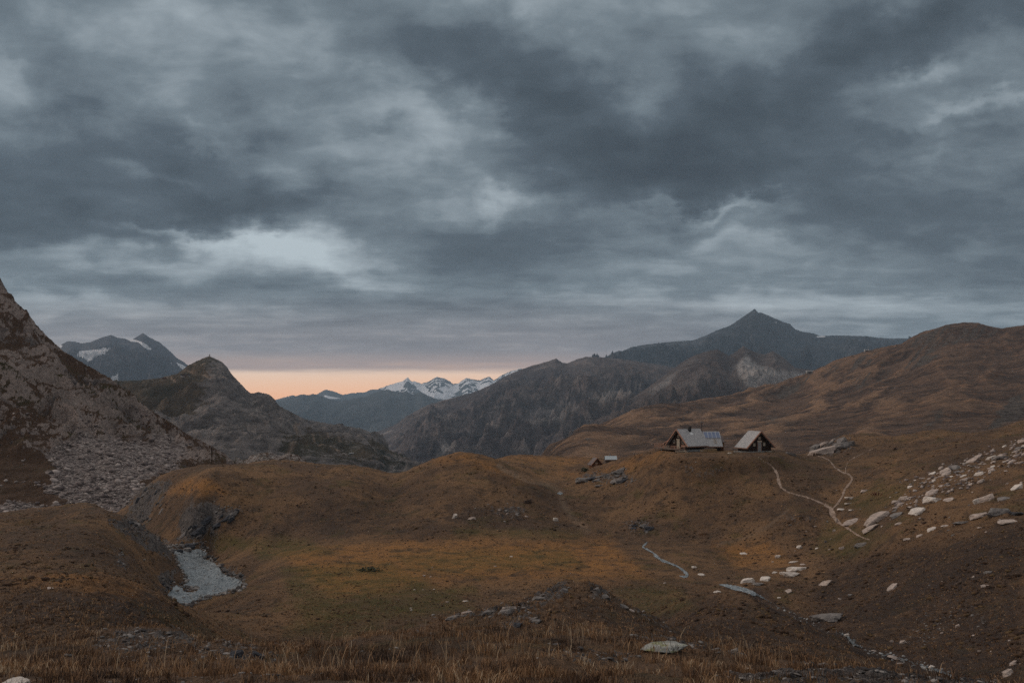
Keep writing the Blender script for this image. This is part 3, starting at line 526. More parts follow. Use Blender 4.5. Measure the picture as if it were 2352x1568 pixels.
sn = [(600, 935, 17000), (634, 917, 17000), (655, 912, 17000), (671, 907, 17000), (679, 909, 17000), (700, 909, 17000), (729, 905, 17000), (740, 898, 17000), (749, 894, 17000), (760, 897, 17000), (768, 899, 17000), (778, 903, 17000), (788, 906, 17000), (811, 902, 17000), (841, 900, 17000), (850, 895, 17000), (858, 894, 17000), (866, 894, 17000), (880, 889, 17000), (894, 884, 17000), (914, 878, 17000), (925, 875, 17000), (931, 870, 17000), (937, 866, 17000), (942, 872, 17000), (946, 876, 17000), (953, 875, 17000), (960, 878, 17000), (968, 881, 17000),
      (984, 876, 17000), (994, 870, 17000), (1003, 865, 17000), (1012, 867, 17000), (1021, 868, 17000), (1030, 874, 17000), (1041, 881, 17000), (1054, 880, 17000), (1062, 873, 17000), (1071, 867, 17000), (1082, 870, 17000), (1094, 872, 17000), (1102, 873, 17000), (1108, 870, 17000), (1116, 867, 17000), (1124, 864, 17000), (1130, 869, 17000), (1134, 873, 17000), (1142, 868, 17000), (1148, 864, 17000), (1160, 858, 17000), (1174, 852, 17000), (1190, 847, 17000), (1230, 845, 17000)]
SNOW = far_range('mountain', sn, 950, 13500, 600, 1230, 560, 180, 440, 800, 200, su=40, bend=0.05)
# ================================================================ materials of the land
def mat_base(name, rough=0.95, spec=0.15):
    m = bpy.data.materials.new(name); m.use_nodes = True; T = NT(m.node_tree)
    b = T.n('ShaderNodeBsdfPrincipled'); b.inputs['Roughness'].default_value = rough; b.inputs['Specular IOR Level'].default_value = spec
    o = T.n('ShaderNodeOutputMaterial'); T.t.links.new(b.outputs[0], o.inputs[0])
    return m, T, b
def geo(T):
    g = T.n('ShaderNodeNewGeometry'); return g.outputs['Position'], g.outputs['Normal']
def bump(T, b, h, strength, dist):
    n = T.n('ShaderNodeBump'); n.inputs['Strength'].default_value = strength; n.inputs['Distance'].default_value = dist
    T.put(n.inputs['Height'], h); T.t.links.new(n.outputs[0], b.inputs['Normal'])
# --- turf
TURF = dict(base=srgb(104, 83, 67), dark=srgb(76, 64, 54), gold=srgb(134, 104, 77), heath_shade=srgb(66, 56, 52), rock=srgb(124, 114, 108), rockd=srgb(60, 56, 56))
m_ground, T, b = mat_base('turf')
P, Nn = geo(T)
nA = T.noise(P, 0.06, 5, 0.6, 0.4); nB = T.noise(P, 0.35, 6, 0.65, 0.5); nC = T.noise(P, 2.2, 5, 0.7); nD = T.noise(P, 9.0, 4, 0.75); nE = T.noise(T.mapv(P, loc=(31, 7, 2)), 0.9, 6, 0.7, 0.8)
c = T.mix(T.step(nA, 0.38, 0.62), TURF['base'], TURF['gold'])
c = T.mix(T.m('MULTIPLY', T.step(nB, 0.45, 0.68), 0.8), c, TURF['dark'])
c = T.mix(T.m('MULTIPLY', T.step(T.noise(T.mapv(P, loc=(9, 3, 1)), 0.16, 6, .65, .6), 0.54, 0.66), 0.45), c, srgb(84, 78, 44))
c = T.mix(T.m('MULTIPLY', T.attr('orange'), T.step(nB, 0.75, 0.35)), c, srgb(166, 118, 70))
c = T.mix(T.m('MULTIPLY', T.attr('heath_shade'), T.step(nE, 0.30, 0.62, 0.35, 1.0)), c, TURF['heath_shade'])  # dark heath colour, partly shade put into the turf
c = T.mix(T.m('MULTIPLY', T.step(nE, 0.60, 0.72), 0.45), c, srgb(128, 112, 104))       # bare stony earth showing through
c = T.mix(T.m('MULTIPLY', T.attr('green'), T.step(nB, 0.30, 0.60, 0.3, 1.0)), c, srgb(92, 88, 42))
c = T.mix(T.m('MULTIPLY', T.step(nD, 0.30, 0.75), 0.45), c, T.vm('MULTIPLY', c, (1.7, 1.6, 1.45)))
c = T.mix(T.step(T.m('ADD', T.m('MULTIPLY', nC, 0.6), T.m('MULTIPLY', nD, 0.4)), 0.47, 0.36), c, T.vm('MULTIPLY', c, (0.42, 0.42, 0.44)))
rkc = T.mix(T.step(T.m('ADD', T.m('MULTIPLY', nC, .6), T.m('MULTIPLY', nB, .4)), 0.38, 0.62), TURF['rockd'], TURF['rock'])
rkc = T.mix(T.m('MULTIPLY', T.step(nD, 0.5, 0.75), 0.5), rkc, srgb(168, 164, 160))
rf = T.step(T.m('ADD', T.attr('rocky'), T.m('MULTIPLY', T.m('SUBTRACT', T.m('ADD', T.m('MULTIPLY', nC, .6), T.m('MULTIPLY', nE, .4)), 0.5), 3.4)), 0.52, 0.72)
c = T.mix(rf, c, rkc)
c = T.mix(T.attr('light'), c, srgb(150, 128, 108))
T.put(b.inputs['Base Color'], c)
bump(T, b, T.m('ADD', T.m('MULTIPLY', nC, 0.9), T.m('ADD', T.m('MULTIPLY', nD, 0.3), T.m('MULTIPLY', nE, 1.2))), 1.0, 0.7)
# --- cliff
m_cliff, T, b = mat_base('cliff_rock')
P, Nn = geo(T)
nA = T.noise(P, 0.03, 5, 0.6, 0.5); nB = T.noise(T.mapv(P, scale=(1, .5, .5), rot=(0, .5, 0)), 0.16, 7, 0.68, 1.0); nC = T.noise(P, 0.8, 6, 0.72, 0.4); nD = T.noise(P, 3.5, 4, 0.75)
crk = T.voro(T.vm('ADD', P, T.vm('SCALE', T.noise(P, 0.3, 4, out=1), 5.0)), 0.30, 'DISTANCE_TO_EDGE')
nL = T.noise(T.mapv(P, scale=(1, .35, .45), rot=(0, .6, 0)), 0.045, 5, .6, 1.2)
rc = T.mix(T.step(nL, .36, .64), srgb(86, 77, 73), srgb(152, 132, 122))
rc = T.mix(T.m('MULTIPLY', T.step(nB, 0.40, 0.62), .6), rc, srgb(190, 172, 162))
rc = T.mix(T.m('MULTIPLY', T.step(T.attr('rib'), .62, .95), .55), rc, srgb(182, 162, 150))
rc = T.mix(T.m('MULTIPLY', T.step(T.attr('rib'), .42, .08), .8), rc, srgb(58, 52, 52))
rc = T.mix(T.m('MULTIPLY', T.step(nC, 0.50, 0.72), 0.6), rc, srgb(196, 182, 174))
rc = T.mix(T.m('MULTIPLY', T.step(nC, 0.46, 0.30), 0.8), rc, srgb(54, 50, 52))
rc = T.mix(T.m('MULTIPLY', T.step(crk, 0.06, 0.0), 0.4), rc, srgb(46, 42, 42))
gr = T.mix(T.step(nD, 0.35, 0.65), srgb(74, 57, 46), srgb(106, 80, 60))
gr = T.mix(T.step(nA, 0.5, 0.65), gr, srgb(74, 66, 42))
nz = T.sep(Nn)[2]
gmask = T.m('ADD', T.m('MULTIPLY', nz, 1.1), T.m('ADD', T.m('MULTIPLY', T.m('SUBTRACT', T.m('ADD', T.m('MULTIPLY', nB, .6), T.m('MULTIPLY', nC, .4)), 0.5), 2.2), T.m('MULTIPLY', T.m('SUBTRACT', T.noise(T.mapv(P, loc=(70, 0, 9), scale=(1, .4, .6), rot=(0, .7, 0)), 0.06, 5, .6, .8), .46), 2.4)))
gmask = T.m('ADD', gmask, T.m('MULTIPLY', T.attr('turfy'), 0.9)); gmask = T.m('SUBTRACT', gmask, T.m('MULTIPLY', T.attr('scree'), 1.7))
c = T.mix(T.step(gmask, 0.82, 0.98), rc, gr)
sp = T.step(T.noise(P, 1.3, 4, 0.8), 0.66, 0.70)
c = T.mix(T.m('MULTIPLY', sp, 0.8), c, srgb(186, 172, 166))
sc2 = T.voro(P, 1.1, 'F1', 'Color'); sg = T.m('MULTIPLY_ADD', T.sep(sc2)[0], 0.75, T.m('MULTIPLY', nD, 0.5))
scc = T.ramp(sg, [(0.15, srgb(92, 82, 80)), (0.5, srgb(140, 126, 120)), (0.95, srgb(180, 166, 158))])
c = T.mix(T.step(T.m('ADD', T.attr('scree'), T.m('MULTIPLY', T.m('SUBTRACT', T.m('ADD', T.m('MULTIPLY', nC, .5), T.m('MULTIPLY', T.noise(P, .12, 6, .7), .5)), .5), 2.4)), 0.35, 0.75), c, scc)
c = T.mix(T.m('MULTIPLY', T.attr('white'), T.step(T.m('SUBTRACT', nC, T.m('MULTIPLY', T.step(crk, .08, 0), .2)), 0.42, 0.62)), c, srgb(186, 178, 172))
T.put(b.inputs['Base Color'], c)
bump(T, b, T.m('ADD', T.m('MULTIPLY', nC, 1.2), T.m('ADD', T.m('MULTIPLY', nD, .35), T.m('MULTIPLY', nB, 3.0))), 1.0, 1.6)
# --- brown far slope
m_brown, T, b = mat_base('slope_turf')
P, Nn = geo(T)
Pr = T.mapv(P, scale=(1, 6, 1), rot=(0, 0, -rad(59)))
nA = T.noise(Pr, 0.006, 5, 0.6, 0.6); nB = T.noise(Pr, 0.04, 7, 0.66, 0.5); nC = T.noise(P, 0.12, 6, 0.7)
c = T.mix(T.step(nA, 0.36, 0.64), srgb(80, 69, 64), srgb(124, 102, 88))
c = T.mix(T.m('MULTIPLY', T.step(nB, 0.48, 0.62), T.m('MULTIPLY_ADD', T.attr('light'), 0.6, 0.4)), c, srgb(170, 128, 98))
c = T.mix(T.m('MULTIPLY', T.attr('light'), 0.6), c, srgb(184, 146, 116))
c = T.mix(T.m('MULTIPLY', T.step(nC, 0.5, 0.32), 0.5), c, srgb(80, 66, 60))
rk_ = T.step(T.m('ADD', T.attr('rocky'), T.m('MULTIPLY', T.m('SUBTRACT', T.m('MULTIPLY_ADD', nB, .5, T.m('MULTIPLY', nC, .5)), .5), 3.4)), 0.45, 0.95)
c = T.mix(rk_, c, T.mix(T.step(nC, .35, .65), srgb(78, 70, 66), srgb(116, 106, 98)))
T.put(b.inputs['Base Color'], c)
bump(T, b, T.m('ADD', T.m('MULTIPLY', nC, 2.0), T.m('MULTIPLY', nB, 6.0)), 0.9, 2.5)
# --- butte
m_butte, T, b = mat_base('butte_rock')
P, Nn = geo(T)
nA = T.noise(P, 0.006, 6, 0.62, 0.6); nB = T.noise(T.mapv(P, scale=(1, 1, 2.5)), 0.025, 7, 0.7, 0.5); nC = T.noise(P, 0.1, 5, 0.75)
gr = T.mix(T.step(nA, 0.4, 0.62), srgb(98, 84, 68), srgb(80, 74, 60))
rc = T.mix(T.step(nB, 0.36, 0.64), srgb(100, 94, 92), srgb(146, 136, 130))
rc = T.mix(T.m('MULTIPLY', T.step(nC, 0.55, 0.75), .8), rc, srgb(178, 168, 160))
c = T.mix(T.step(T.m('ADD', T.attr('rocky'), T.m('MULTIPLY', T.m('SUBTRACT', nB, .5), 2.6)), 0.45, 0.8), gr, rc)
c = T.mix(T.m('MULTIPLY', T.step(nC, 0.46, 0.3), .6), c, srgb(50, 46, 46))
c = T.mix(T.m('MULTIPLY', T.attr('light'), .7), c, srgb(160, 138, 120))
c = T.mix(T.attr('wood'), c, srgb(52, 58, 54))
T.put(b.inputs['Base Color'], c)
bump(T, b, T.m('ADD', T.m('MULTIPLY', nC, 4.0), T.m('MULTIPLY', nB, 14.0)), 1.0, 2.0)
# --- far rock with optional snow
def far_mat(name, c0, c1, c2, sc, bd):
    m, T, b = mat_base(name)
    P, Nn = geo(T)
    nA = T.noise(P, sc, 6, 0.6, 0.5); nB = T.noise(T.mapv(P, scale=(1, 1, 2.2)), sc * 5, 7, 0.7, 0.6); nC = T.noise(P, sc * 22, 5, 0.75)
    c = T.mix(T.step(nA, 0.38, 0.62), c0, c1)
    c = T.mix(T.m('MULTIPLY', T.step(nB, 0.48, 0.68), 0.8), c, c2)
    c = T.mix(T.m('MULTIPLY', T.step(nC, 0.5, 0.34), 0.55), c, T.vm('MULTIPLY', c, (.45, .45, .47)))
    c = T.mix(T.m('MULTIPLY', T.attr('brown'), .5), c, T.mix(T.step(nB, .4, .6), srgb(92, 78, 70), srgb(112, 92, 80)))
    c = T.mix(T.attr('pale'), c, srgb(188, 180, 174))
    sn_ = T.step(T.m('ADD', T.attr('snow'), T.m('MULTIPLY', T.m('SUBTRACT', nB, .5), .9)), 0.42, 0.52)
    c = T.mix(sn_, c, srgb(250, 248, 250))
    T.put(b.inputs['Base Color'], c)
    bump(T, b, T.m('ADD', T.m('MULTIPLY', nC, bd * .5), T.m('MULTIPLY', nB, bd * 2)), 1.0, 3.0)
    return m
m_mid = far_mat('massif_rock', srgb(84, 78, 80), srgb(104, 94, 92), srgb(150, 138, 132), 0.0012, 14)
m_pyr = far_mat('pyramid_rock', srgb(90, 78, 74), srgb(112, 98, 92), srgb(134, 124, 118), 0.002, 10)
m_dark = far_mat('dark_rock', srgb(44, 47, 52), srgb(60, 61, 66), srgb(96, 96, 98), 0.001, 18)
m_left = far_mat('blue_rock', srgb(74, 76, 86), srgb(88, 86, 92), srgb(110, 106, 110), 0.0012, 18)
m_blue = far_mat('distant_rock', srgb(66, 70, 72), srgb(78, 82, 84), srgb(98, 98, 98), 0.0006, 20)

def zeros(S): return np.zeros(S.u.shape)
ground = sheet_obj(NEAR, 'ground', m_ground, dict(rocky=rocky, light=light, green=green, orange=orange, heath_shade=heath_shade), 'brown grassy hills and meadow around the chalets')
cliff = sheet_obj(CLIFF, 'mountainside', m_cliff, dict(scree=scree, turfy=turf, white=outc, rib=rib_a), 'steep grey rocky mountainside with a scree field on the left')
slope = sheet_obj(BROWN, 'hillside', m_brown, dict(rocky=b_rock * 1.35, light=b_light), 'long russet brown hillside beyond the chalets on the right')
butte = sheet_obj(BUTTE, 'hill', m_butte, dict(rocky=bu_rock, light=bu_path, wood=bu_wood), 'rocky butte with a cable station near its summit')
def masks(S, polys, soft=2.5, wsc=0.0):
    r = zeros(S)
    for poly, a in polys: r = np.maximum(r, a * polymask(S.u, S.V0, poly, soft))
    return r
mid_b = sstep(fbm(MID.x / 900, MID.y / 900, 4, 301), -0.15, 0.35) * sstep(MID.V0, 1000, 900)
mid_p = masks(MID, [([(1145, 1055), (1160, 1025), (1180, 1020), (1205, 1025), (1180, 1050), (1160, 1060)], .0), ([(1195, 960), (1225, 940), (1290, 925), (1330, 935), (1290, 970), (1225, 975)], .25), ([(1330, 905), (1400, 890), (1480, 880), (1450, 905), (1380, 925)], .35), ([(1000, 1045), (1020, 1010), (1045, 1015), (1020, 1050)], .5)], 8)
mid_p *= sstep(MID.r2, .35, .6)
mountain1 = sheet_obj(MID, 'mountain', m_mid, dict(brown=mid_b, pale=mid_p), 'grey brown massif falling into the valley in the middle')
pyr_p = masks(PYR, [([(1700, 830), (1715, 815), (1740, 838), (1790, 850), (1832, 856), (1860, 862), (1800, 885), (1730, 900), (1700, 870), (1690, 845)], .8), ([(1560, 885), (1600, 860), (1620, 880), (1590, 900)], .12), ([(1490, 900), (1530, 868), (1560, 850), (1540, 880), (1500, 905)], .4)], 6) * (1 - 0.7 * sstep(PYR.r2, .62, .8))
mountain2 = sheet_obj(PYR, 'mountain', m_pyr, dict(brown=sstep(PYR.V0, 830, 900) * sstep(PYR.u, 1680, 1560) * .9, pale=pyr_p), 'craggy brown ridge with pale scree in front of the dark peak')
mountain3 = sheet_obj(DARK, 'mountain', m_dark, dict(snow=masks(DARK, [([(1875, 772), (1895, 771), (1896, 774), (1877, 775)], .8), ([(1782, 738), (1785, 741), (1781, 742)], .8)], 1.0)), 'dark blue pyramid peak rising on the right')
left_s = masks(LEFT, [([(183, 806), (205, 804), (225, 803), (240, 798), (254, 799), (248, 806), (230, 814), (212, 822), (202, 831), (196, 822), (184, 818), (174, 818)], 1.0), ([(284, 775), (300, 777), (320, 783), (335, 790), (350, 803), (340, 803), (330, 796), (318, 786), (300, 784)], 1.0), ([(254, 872), (258, 862), (262, 864), (275, 853), (271, 863), (272, 872), (266, 880)], 1.0), ([(137, 792), (144, 793), (140, 799), (136, 797)], 1.0), ([(405, 832), (420, 838), (432, 846), (420, 850), (410, 840)], .9), ([(388, 830), (402, 838), (400, 841), (388, 833)], .8), ([(370, 818), (380, 824), (378, 826)], .6)], 2.0)
mountain4 = sheet_obj(LEFT, 'mountain', m_left, dict(snow=left_s), 'twin summit mountain with small glaciers on the far left')
mountain5 = sheet_obj(BLUE, 'mountain', m_blue, {}, 'hazy blue ridge at the end of the valley')
s_ = SNOW
sn_m = sstep(s_.r2 * .6 + s_.r1 * .4, 0.62, 0.42) * sstep(s_.u, 820, 930) * sstep(s_.V0, 935, 900)
sn_m = np.maximum(sn_m * 1.0, masks(s_, [([(885, 895), (915, 878), (932, 877), (925, 890), (905, 900), (885, 900)], .9), ([(950, 880), (975, 884), (985, 900), (1010, 905), (1025, 918), (985, 912), (960, 895)], .9), ([(1040, 885), (1055, 880), (1050, 900), (1030, 912), (1020, 905)], .9), ([(735, 905), (775, 912), (785, 916), (755, 916)], .7), ([(1090, 880), (1120, 885), (1190, 850), (1190, 880), (1100, 900)], .8), ([(1005, 875), (1015, 880), (1010, 895)], .6)], 3))
mountain6 = sheet_obj(SNOW, 'mountain', m_blue, dict(snow=sn_m), 'distant snow covered range on the skyline')
# ================================================================ helpers for things standing on the land
def hit(u, v, S=NEAR, skip=24.0):
    """where the ray through (u,v) first meets sheet S -> Vector (or None)"""
    fu = (u - S.u0) / (S.u1 - S.u0) * (S.nu - 1); k = int(min(max(fu, 0), S.nu - 2)); f = fu - k
    col = S.v[k] * (1 - f) + S.v[k + 1] * f
    ok = np.nonzero((col <= v) & (S.d[0] > skip))[0]
    if not len(ok): return hit(u, v + 1.0, S, skip) if v < 1600 else None
    j = ok[0]
    if j == 0: return P3(u, v, S.d[0, 0])
    a, b_ = col[j - 1], col[j]; t = (a - v) / (a - b_ + 1e-9) if a > v else 1.0
    t = min(max(t, 0), 1); d = S.d[0, j - 1] * (1 - t) + S.d[0, j] * t
    return P3(u, v, d)
def ground_z(x, y, S=NEAR):
    u = CU + x / y * F; fu = (u - S.u0) / (S.u1 - S.u0) * (S.nu - 1); k = int(min(max(fu, 0), S.nu - 2)); f = fu - k
    fl = (math.log(y) - S.l0) / (S.l1 - S.l0) * (S.nd - 1); j = int(min(max(fl, 0), S.nd - 2)); g = fl - j
    z = S.z; return (z[k, j] * (1 - f) + z[k + 1, j] * f) * (1 - g) + (z[k, j + 1] * (1 - f) + z[k + 1, j + 1] * f) * g
def ground_z_arr(x, y, S=NEAR):
    u = CU + x / y * F; fu = np.clip((u - S.u0) / (S.u1 - S.u0) * (S.nu - 1), 0, S.nu - 1.001); k = fu.astype(int); f = fu - k
    fl = np.clip((np.log(y) - S.l0) / (S.l1 - S.l0) * (S.nd - 1), 0, S.nd - 1.001); j = fl.astype(int); g = fl - j
    z = S.z; return (z[k, j] * (1 - f) + z[k + 1, j] * f) * (1 - g) + (z[k, j + 1] * (1 - f) + z[k + 1, j + 1] * f) * g
def link_mesh(name, vs, fs, mat, parent=None, smooth=False):
    me = bpy.data.meshes.new(name); me.from_pydata([tuple(v) for v in vs], [], fs); me.materials.append(mat)
    if smooth: me.polygons.foreach_set('use_smooth', [True] * len(me.polygons))
    o = bpy.data.objects.new(name, me); COL.objects.link(o)
    if parent: o.parent = parent
    return o
def tag(o, label, cat=None, group=None, kind=None):
    o['label'] = label
    if cat: o['category'] = cat
    if group: o['group'] = group
    if kind: o['kind'] = kind
    return o
def drape(name, mask_fn, box, mat, lift, step=2.0, label=None, maxjump=9.0):
    """a sheet lying on the ground over the pixels chosen by mask_fn"""
    x0, y0, x1, y1 = box; us = np.arange(x0, x1 + step, step); vs = np.arange(y0, y1 + step, step)
    Ug, Vg = np.meshgrid(us, vs, indexing='ij'); M = mask_fn(Ug, Vg) > 0.5
    idx = -np.ones(M.shape, int); pts = []
    for i, j in zip(*np.nonzero(M)):
        h = hit(us[i], vs[j])
        if h is None: continue
        h.z += lift; idx[i, j] = len(pts); pts.append(h)
    fs = []
    for i in range(M.shape[0] - 1):
        for j in range(M.shape[1] - 1):
            q = [idx[i, j], idx[i, j + 1], idx[i + 1, j + 1], idx[i + 1, j]]
            if min(q) < 0: continue
            ys = [pts[k].y for k in q]
            if max(ys) - min(ys) < maxjump: fs.append(q)
    o = link_mesh(name, pts, fs, mat, smooth=True); o['kind'] = 'structure'
    if label: o['label'] = label
    return o
def varline(pts):
    def f(U, V):
        m = np.zeros(U.shape)
        dense = interp_poly(pts, len(pts) * 4)
        wob = 1 + 0.35 * np.sin(np.arange(len(dense)) * 1.7) * np.sin(np.arange(len(dense)) * 0.61 + 1)
        for a, b_, w in zip(dense[:-1], dense[1:], wob):
            m = np.maximum(m, linemask(U, V, [a[:2], b_[:2]], max(1.3, (a[2] + b_[2]) / 4 * w), 0.6))
        return m
    return f
# ---------------------------------------------------------------- paths and water
m_path, T, b = mat_base('trodden_earth')
P, _ = geo(T); n_ = T.noise(P, 0.9, 6, 0.7); n2_ = T.noise(P, 5, 4, 0.7)
c = T.mix(T.step(n_, .35, .65), srgb(118, 98, 84), srgb(164, 142, 126)); c = T.mix(T.m('MULTIPLY', T.step(n2_, .55, .7), .6), c, srgb(108, 88, 72))
T.put(b.inputs['Base Color'], c); bump(T, b, n2_, .6, .1)
for nm, pl, lb in (('path', PATH_MAIN, 'worn earth path winding down from the chalets'), ('path', PATH_UPPER, 'narrow dirt path curving down from the pale rock outcrop'), ('path', PATH_BACK, 'faint narrow path joining from behind')):
    A = np.array(pl); drape(nm, varline(pl), (A[:, 0].min() - 10, A[:, 1].min() - 10, A[:, 0].max() + 10, A[:, 1].max() + 10), m_path, 0.05, 1.6, lb)
m_water, T, b = mat_base('stream_water', 0.25, 0.5)
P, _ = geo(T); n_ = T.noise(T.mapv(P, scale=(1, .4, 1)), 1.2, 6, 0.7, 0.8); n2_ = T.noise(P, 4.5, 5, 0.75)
c = T.mix(T.step(n_, .38, .62), srgb(82, 90, 94), srgb(134, 140, 142)); c = T.mix(T.step(n2_, .52, .64), c, srgb(196, 198, 196))  # the noise whites are bright highlights painted into the water colour
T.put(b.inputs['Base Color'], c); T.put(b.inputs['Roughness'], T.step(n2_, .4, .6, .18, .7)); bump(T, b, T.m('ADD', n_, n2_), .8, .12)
m_creek, T, b = mat_base('creek_water', 0.3, 0.5); P, _ = geo(T); n_ = T.noise(P, 2.2, 6, .75)
T.put(b.inputs['Base Color'], T.mix(T.step(n_, .45, .65), srgb(58, 62, 64), srgb(128, 134, 136))); bump(T, b, n_, .8, .12)
A = np.array(RIVER)
def river_fn(U, V):
    w = fbm(U / 16, V / 9, 3, 401) * 9
    m = polymask(U + w, V + w * .5, RIVER, 1.5)
    isl = ((U - 437) / 17) ** 2 + ((V - 1353) / 6) ** 2; return m * (isl > 1)
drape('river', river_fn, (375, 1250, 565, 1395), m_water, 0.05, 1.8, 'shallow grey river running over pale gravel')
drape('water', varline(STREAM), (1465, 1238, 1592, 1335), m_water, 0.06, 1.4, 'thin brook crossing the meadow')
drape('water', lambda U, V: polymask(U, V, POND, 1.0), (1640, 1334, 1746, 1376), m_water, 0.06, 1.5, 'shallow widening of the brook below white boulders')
drape('water', varline(CREEK), (1730, 1358, 2222, 1568), m_creek, 0.12, 2.0, 'creek flowing down the fold between the slopes')
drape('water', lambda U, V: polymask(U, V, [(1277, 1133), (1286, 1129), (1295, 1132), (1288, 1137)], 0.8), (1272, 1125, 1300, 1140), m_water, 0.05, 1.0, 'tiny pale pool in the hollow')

# ---------------------------------------------------------------- rocks
def rock_mat(name, c0, c1, c2, lichen=None):
    m, T, b = mat_base(name); tc = T.n('ShaderNodeTexCoord').outputs['Object']
    P, Nn = geo(T); rnd = T.n('ShaderNodeObjectInfo').outputs['Random']
    n1 = T.noise(P, 1.6, 6, 0.7, .4); n2 = T.noise(P, 7, 5, 0.75)
    c = T.mix(T.step(n1, .35, .65), c0, c1); c = T.mix(T.m('MULTIPLY', T.step(n2, .5, .7), .6), c, c2)
    c = T.mix(T.m('MULTIPLY', T.step(T.noise(T.mapv(P, scale=(.6, .6, 3)), 2.2, 4, .7), .42, .34), .7), c, T.vm('MULTIPLY', c, (.45, .44, .44)))
    c = T.mix(T.m('MULTIPLY', rnd, .25), c, T.vm('MULTIPLY', c, (.66, .62, .6)))
    if lichen: c = T.mix(T.m('MULTIPLY', T.step(T.noise(P, 6, 6, .75), .50, .58), .75), c, lichen)
    T.put(b.inputs['Base Color'], c); bump(T, b, T.m('ADD', n2, T.m('MULTIPLY', n1, 2)), .9, .08); return m
m_rock = rock_mat('pale_rock', srgb(150, 134, 124), srgb(194, 176, 164), srgb(218, 204, 192))
m_rockw = rock_mat('white_rock', srgb(190, 176, 164), srgb(224, 212, 200), srgb(238, 230, 220))
m_rockg = rock_mat('grey_rock', srgb(98, 92, 90), srgb(140, 132, 126), srgb(172, 164, 156))
m_rockd = rock_mat('dark_rock', srgb(52, 52, 56), srgb(82, 82, 86), srgb(116, 116, 118))
m_lichen = rock_mat('lichen_rock', srgb(128, 128, 124), srgb(168, 166, 158), srgb(190, 188, 178), srgb(142, 142, 92))
def rock_mesh(seed, flat=0.5, sub=4):
    r = random.Random(seed); bm = bmesh.new(); bmesh.ops.create_icosphere(bm, subdivisions=sub, radius=1)
    planes = []
    for i in range(11):
        n = Vector((r.gauss(0, 1), r.gauss(0, 1), r.gauss(0, .7))).normalized(); planes.append((n, r.uniform(.50, .88)))
    planes.append((Vector((r.uniform(-.15, .15), r.uniform(-.15, .15), 1)).normalized(), flat))
    co = np.array([v.co[:] for v in bm.verts])
    for n, h in planes:
        n = np.array(n[:]); dd = co @ n; ex = np.maximum(dd - h, 0); co -= ex[:, None] * n * 0.93
    k = 1 + 0.10 * fbm(co[:, 0] * 2.1 + seed, co[:, 1] * 2.1 + co[:, 2] * 1.7, 4, seed) - 0.05 * ridged(co[:, 0] * 1.5 + co[:, 2], co[:, 1] * 1.5 + seed, 3, seed + 1)
    co *= k[:, None]
    co[:, 2] *= 1.0
    mx = np.abs(co).max(0); co /= mx
    for v, c in zip(bm.verts, co): v.co = c
    me = bpy.data.meshes.new('boulder'); bm.to_mesh(me); bm.free()
    me.polygons.foreach_set('use_smooth', [False] * len(me.polygons))
    return me
ROCKS = [rock_mesh(s, [0.35, 0.5, 0.65][s % 3], 4) for s in range(14)]
_rmesh = {}
def rmesh(i, mat):
    k = (i, mat.name)
    if k not in _rmesh:
        me = ROCKS[i].copy(); me.materials.clear(); me.materials.append(mat); _rmesh[k] = me
    return _rmesh[k]
rr = random.Random(5)
def boulder(u, v, w, h, mat, label, tilt=0, group=None, name='boulder', cat='boulder', depth=None, sink=0.40, i=None):
    """w,h in px of the 2352 view, (u,v) the middle of the rock, tilt in degrees counter-clockwise in the view"""
    p = hit(u, v + h * 0.42, NEAR, 24.0 if v < 1440 or u > 1760 else 5.0)
    if p is None: return None
    s = p.y / F; o = bpy.data.objects.new(name, rmesh(rr.randrange(14) if i is None else i, mat)); COL.objects.link(o)
    hh = h * s / (1 - sink) * .42
    o.scale = (w * s / 2, (w * s / 2 * rr.uniform(.6, .9)) if depth is None else depth, hh)
    o.location = (p.x, p.y + 0.1 * w * s, p.z + hh * (1 - 2 * sink) * 0.9)
    o.rotation_euler = (rr.uniform(-.15, .15), -rad(tilt), rr.uniform(-.35, .35))
    tag(o, label, cat, group); return o
